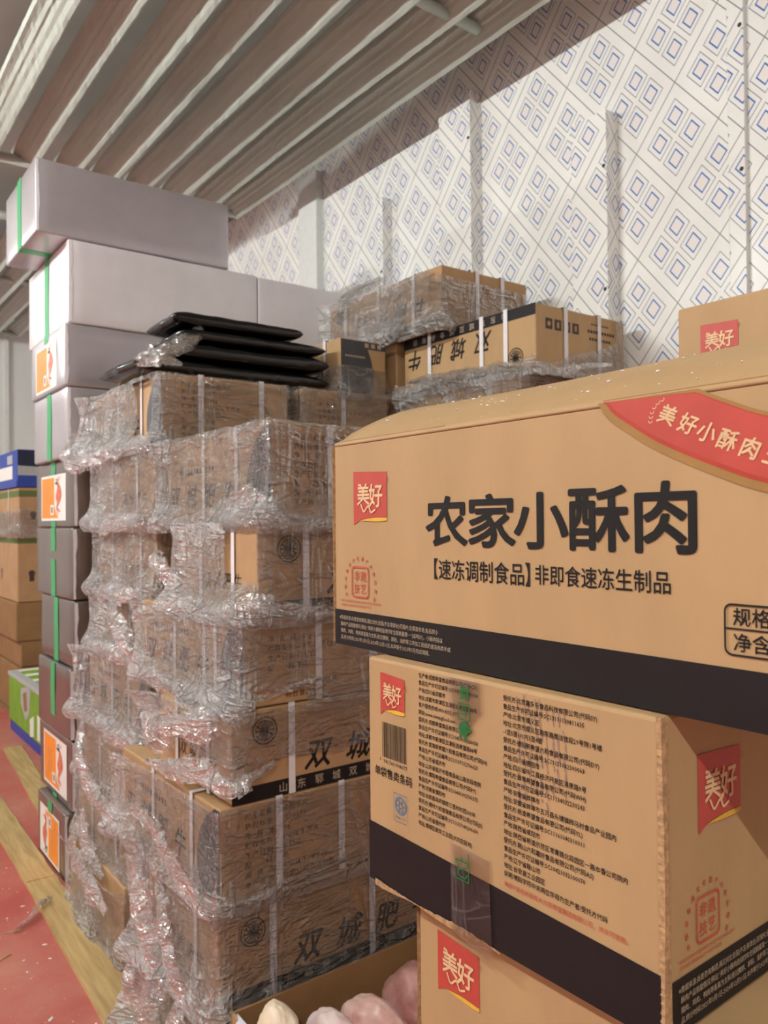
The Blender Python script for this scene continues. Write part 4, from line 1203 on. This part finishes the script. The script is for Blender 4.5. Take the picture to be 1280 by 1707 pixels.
lump('frozen meat roll at the bottom right of the open carton', (1.12, 1.25, .075), (.09, .055, .065), 6, M['meat_dark'])

# ------------------------------------------------------------------ far stacks at the left
def far_carton(name, label, x, y, z, d, m, group=None, band=None, marks=False, sx=()):
    t = thing(name, label, 'carton', (x, y, z), 0, group)
    V, F = rounded_box(*d, .008); from_py('carton_body', V, F, M[m], t)
    for fr, W in ((Frame((0, d[1], 0), (0, -1, 0)), d[1]), (Frame((0, 0, 0), (1, 0, 0)), d[0])):
        if band:
            f = Flat(fr, .001); f.rect(.002, d[2]*band[0], W-.002, d[2]*band[1]); f.build('green_band', M['green_dull'], t)
        if marks:
            f = Flat(fr, .001)
            for k in range(5): f.disc(.09+k*.13, d[2]*.42, .022, 8); f.rect(.075+k*.13, d[2]*.30, .105+k*.13, d[2]*.38)
            f.build('dark_marks', M['ink_soft'], t)
    if sx: straps(t, *d, (), sx)
    return t
FG = 'brown cartons in the far left stack'
FXX, FYY = 1.20, 5.72
fd = (.60, 1.10)
z = 0.03
specs = [(.31, 'kraft_dim', None, False, 'dull brown carton at the foot of the far left stack'), (.17, 'kraft_dim', None, False, 'thin brown carton second from the floor in the far left stack'),
         (.26, 'kraft_dim', None, False, 'brown carton third from the floor in the far left stack'), (.46, 'kraft_old', (.86, .94), True, 'tall brown carton with a green band and dark marks in the far left stack'),
         (.31, 'kraft_old', (.80, .94), True, 'brown carton with a green band under the blue carton, strapped in white')]
for i, (h, m, bd, mk, lb) in enumerate(specs):
    t = far_carton('far_carton', lb, FXX+(.0, .02, -.01, .0, .01)[i], FYY, z, (*fd, h), m, FG, bd, mk, (.30, .75) if i == 4 else ())
    if i == 4: film_sheet(*fd, h, 91, t, fx=1.05, fy=.5, ax=.02, hx=.2, hy=.25, bot=.06, boty=.05, keep=lambda u, z, b, c: z < .14+.06*b, step=.012)
    z += h+.003
box_obj('x', (0, 0, 0), (1, 1, 1), M['pallet']).name = 'tmp'
bpy.data.objects.remove(bpy.data.objects['tmp'])
pal = tag(box_obj('wooden_skid', (FXX-.01, FYY, 0), (FXX+.60, FYY+1.1, .0295), M['pallet']), 'low wooden skid under the far left stack', 'pallet')
zb = z
t = thing('blue_carton', 'blue carton with a white label on top of the far left stack', 'carton', (FXX, FYY, zb))
V, F = rounded_box(.55, 1.0, .255, .008); from_py('carton_body', V, F, M['blue_box'], t)
fl = Frame((0, 1.0, 0), (0, -1, 0)); f = Flat(fl, .001); f.rect(.30, .060, .86, .150); f.build('white_label', M['white_label'], t)
f = Flat(fl, .001); f.rect(.70, .165, .86, .225); f.build('grey_print', M['grey_print'], t)
ff = Frame((0, 0, 0), (1, 0, 0)); f = Flat(ff, .001); f.rect(.004, .11, .54, .250); f.build('dark_print', M['blue_dark'], t)
f = Flat(ff, .0015); f.poly([(.004, .08), (.54, .08), (.54, .12), (.004, .145)]); f.build('grey_stripe', M['grey_print'], t)
box_obj('lid_rim', (-.006, -.006, .0), (.556, 1.006, .045), M['blue_box'], t, .004)

t = thing('striped_carton', 'green and white striped carton with a hand slot, left of the silver stack', 'carton', (1.105, 4.60, .062))
V, F = rounded_box(.50, .92, .30, .008); from_py('carton_body', V, F, M['green_print'], t)
for k in range(5):
    bm = bmesh.new(); add_box(bm, (.0, .06+k*.20, .3002), (.50, .13+k*.20, .3025)); from_bm('white_stripe', bm, M['white_label'], t)
box_obj('white_rim', (-.006, 0, .280), (.05, .92, .3035), M['grey_print'], t, .003)
fl = Frame((0, .92, 0), (0, -1, 0))
f = Flat(fl, .0012); f.poly([(.34, .25), (.50, .28), (.58, .27), (.55, .13), (.46, .07), (.33, .16)]); f.build('hand_slot', M['grey_print'], t)
f = Flat(fl, .0020); f.poly([(.39, .22), (.48, .25), (.50, .14), (.43, .12)]); f.build('slot_board', M['kraft_dim'], t)
f = Flat(fl, .0012); f.poly([(.56, .10), (.66, .14), (.66, .02), (.57, .0)]); f.rect(.74, .02, .80, .16); f.build('white_print', M['white_label'], t)
t = thing('blue_tray', 'low blue tray under the green striped carton', 'tray', (1.11, 4.62, 0))
for nm, lo, hi in (('tray_floor', (0, 0, 0), (.48, .88, .012)), ('tray_side', (0, 0, .012), (.012, .88, .0615)), ('tray_side', (.468, 0, .012), (.48, .88, .0615)), ('tray_end', (.012, 0, .012), (.468, .012, .0615)), ('tray_end', (.012, .868, .012), (.468, .88, .0615))):
    box_obj(nm, lo, hi, M['blue_box'], t)

# ------------------------------------------------------------------ litter on the floor
t = thing('film_scrap', 'scrap of clear film lying across the edge of the floor board', 'plastic film', (.64, 2.80, 0))
gather([(.07, .07, .022), (.02, .03, .026), (-.03, -.03, .014), (-.08, -.07, .010)], .026, 77, t, .8, .35, name='film_fold')
for k, (x, y, a, L) in enumerate(((.50, 2.60, .5, .06), (.625, 3.30, 1.2, .07), (.56, 2.75, -.3, .05))):
    bm = bmesh.new(); add_box(bm, (-L/2, -.002, 0), (L/2, .002, .003))
    o = from_bm('straw_bit', bm, M['wood']); o.location = (x, y, .0005); o.rotation_euler = (0, 0, a)
    tag(o, 'thin straw bit on the red floor, %s' % ('nearest the picture edge', 'by the board joint', 'beside the film scrap')[k], 'litter', 'straw bits on the floor')
rs = np.random.RandomState(5); bm = bmesh.new()
for k in range(160):
    s = .0015+.004*rs.rand()**3
    x = .1+.55*rs.rand(); y = 2.1+2.0*rs.rand()
    bmesh.ops.create_icosphere(bm, subdivisions=1, radius=s, matrix=Matrix.Translation((x, y, s*.25)) @ Matrix.Rotation(rs.rand()*3, 4, 'Z') @ Matrix.Diagonal((1.8, .8, .4, 1)))
o = from_bm('frost_crumbs', bm, M['frost']); o['kind'] = 'stuff'; tag(o, 'white frost crumbs scattered over the red floor', 'litter')
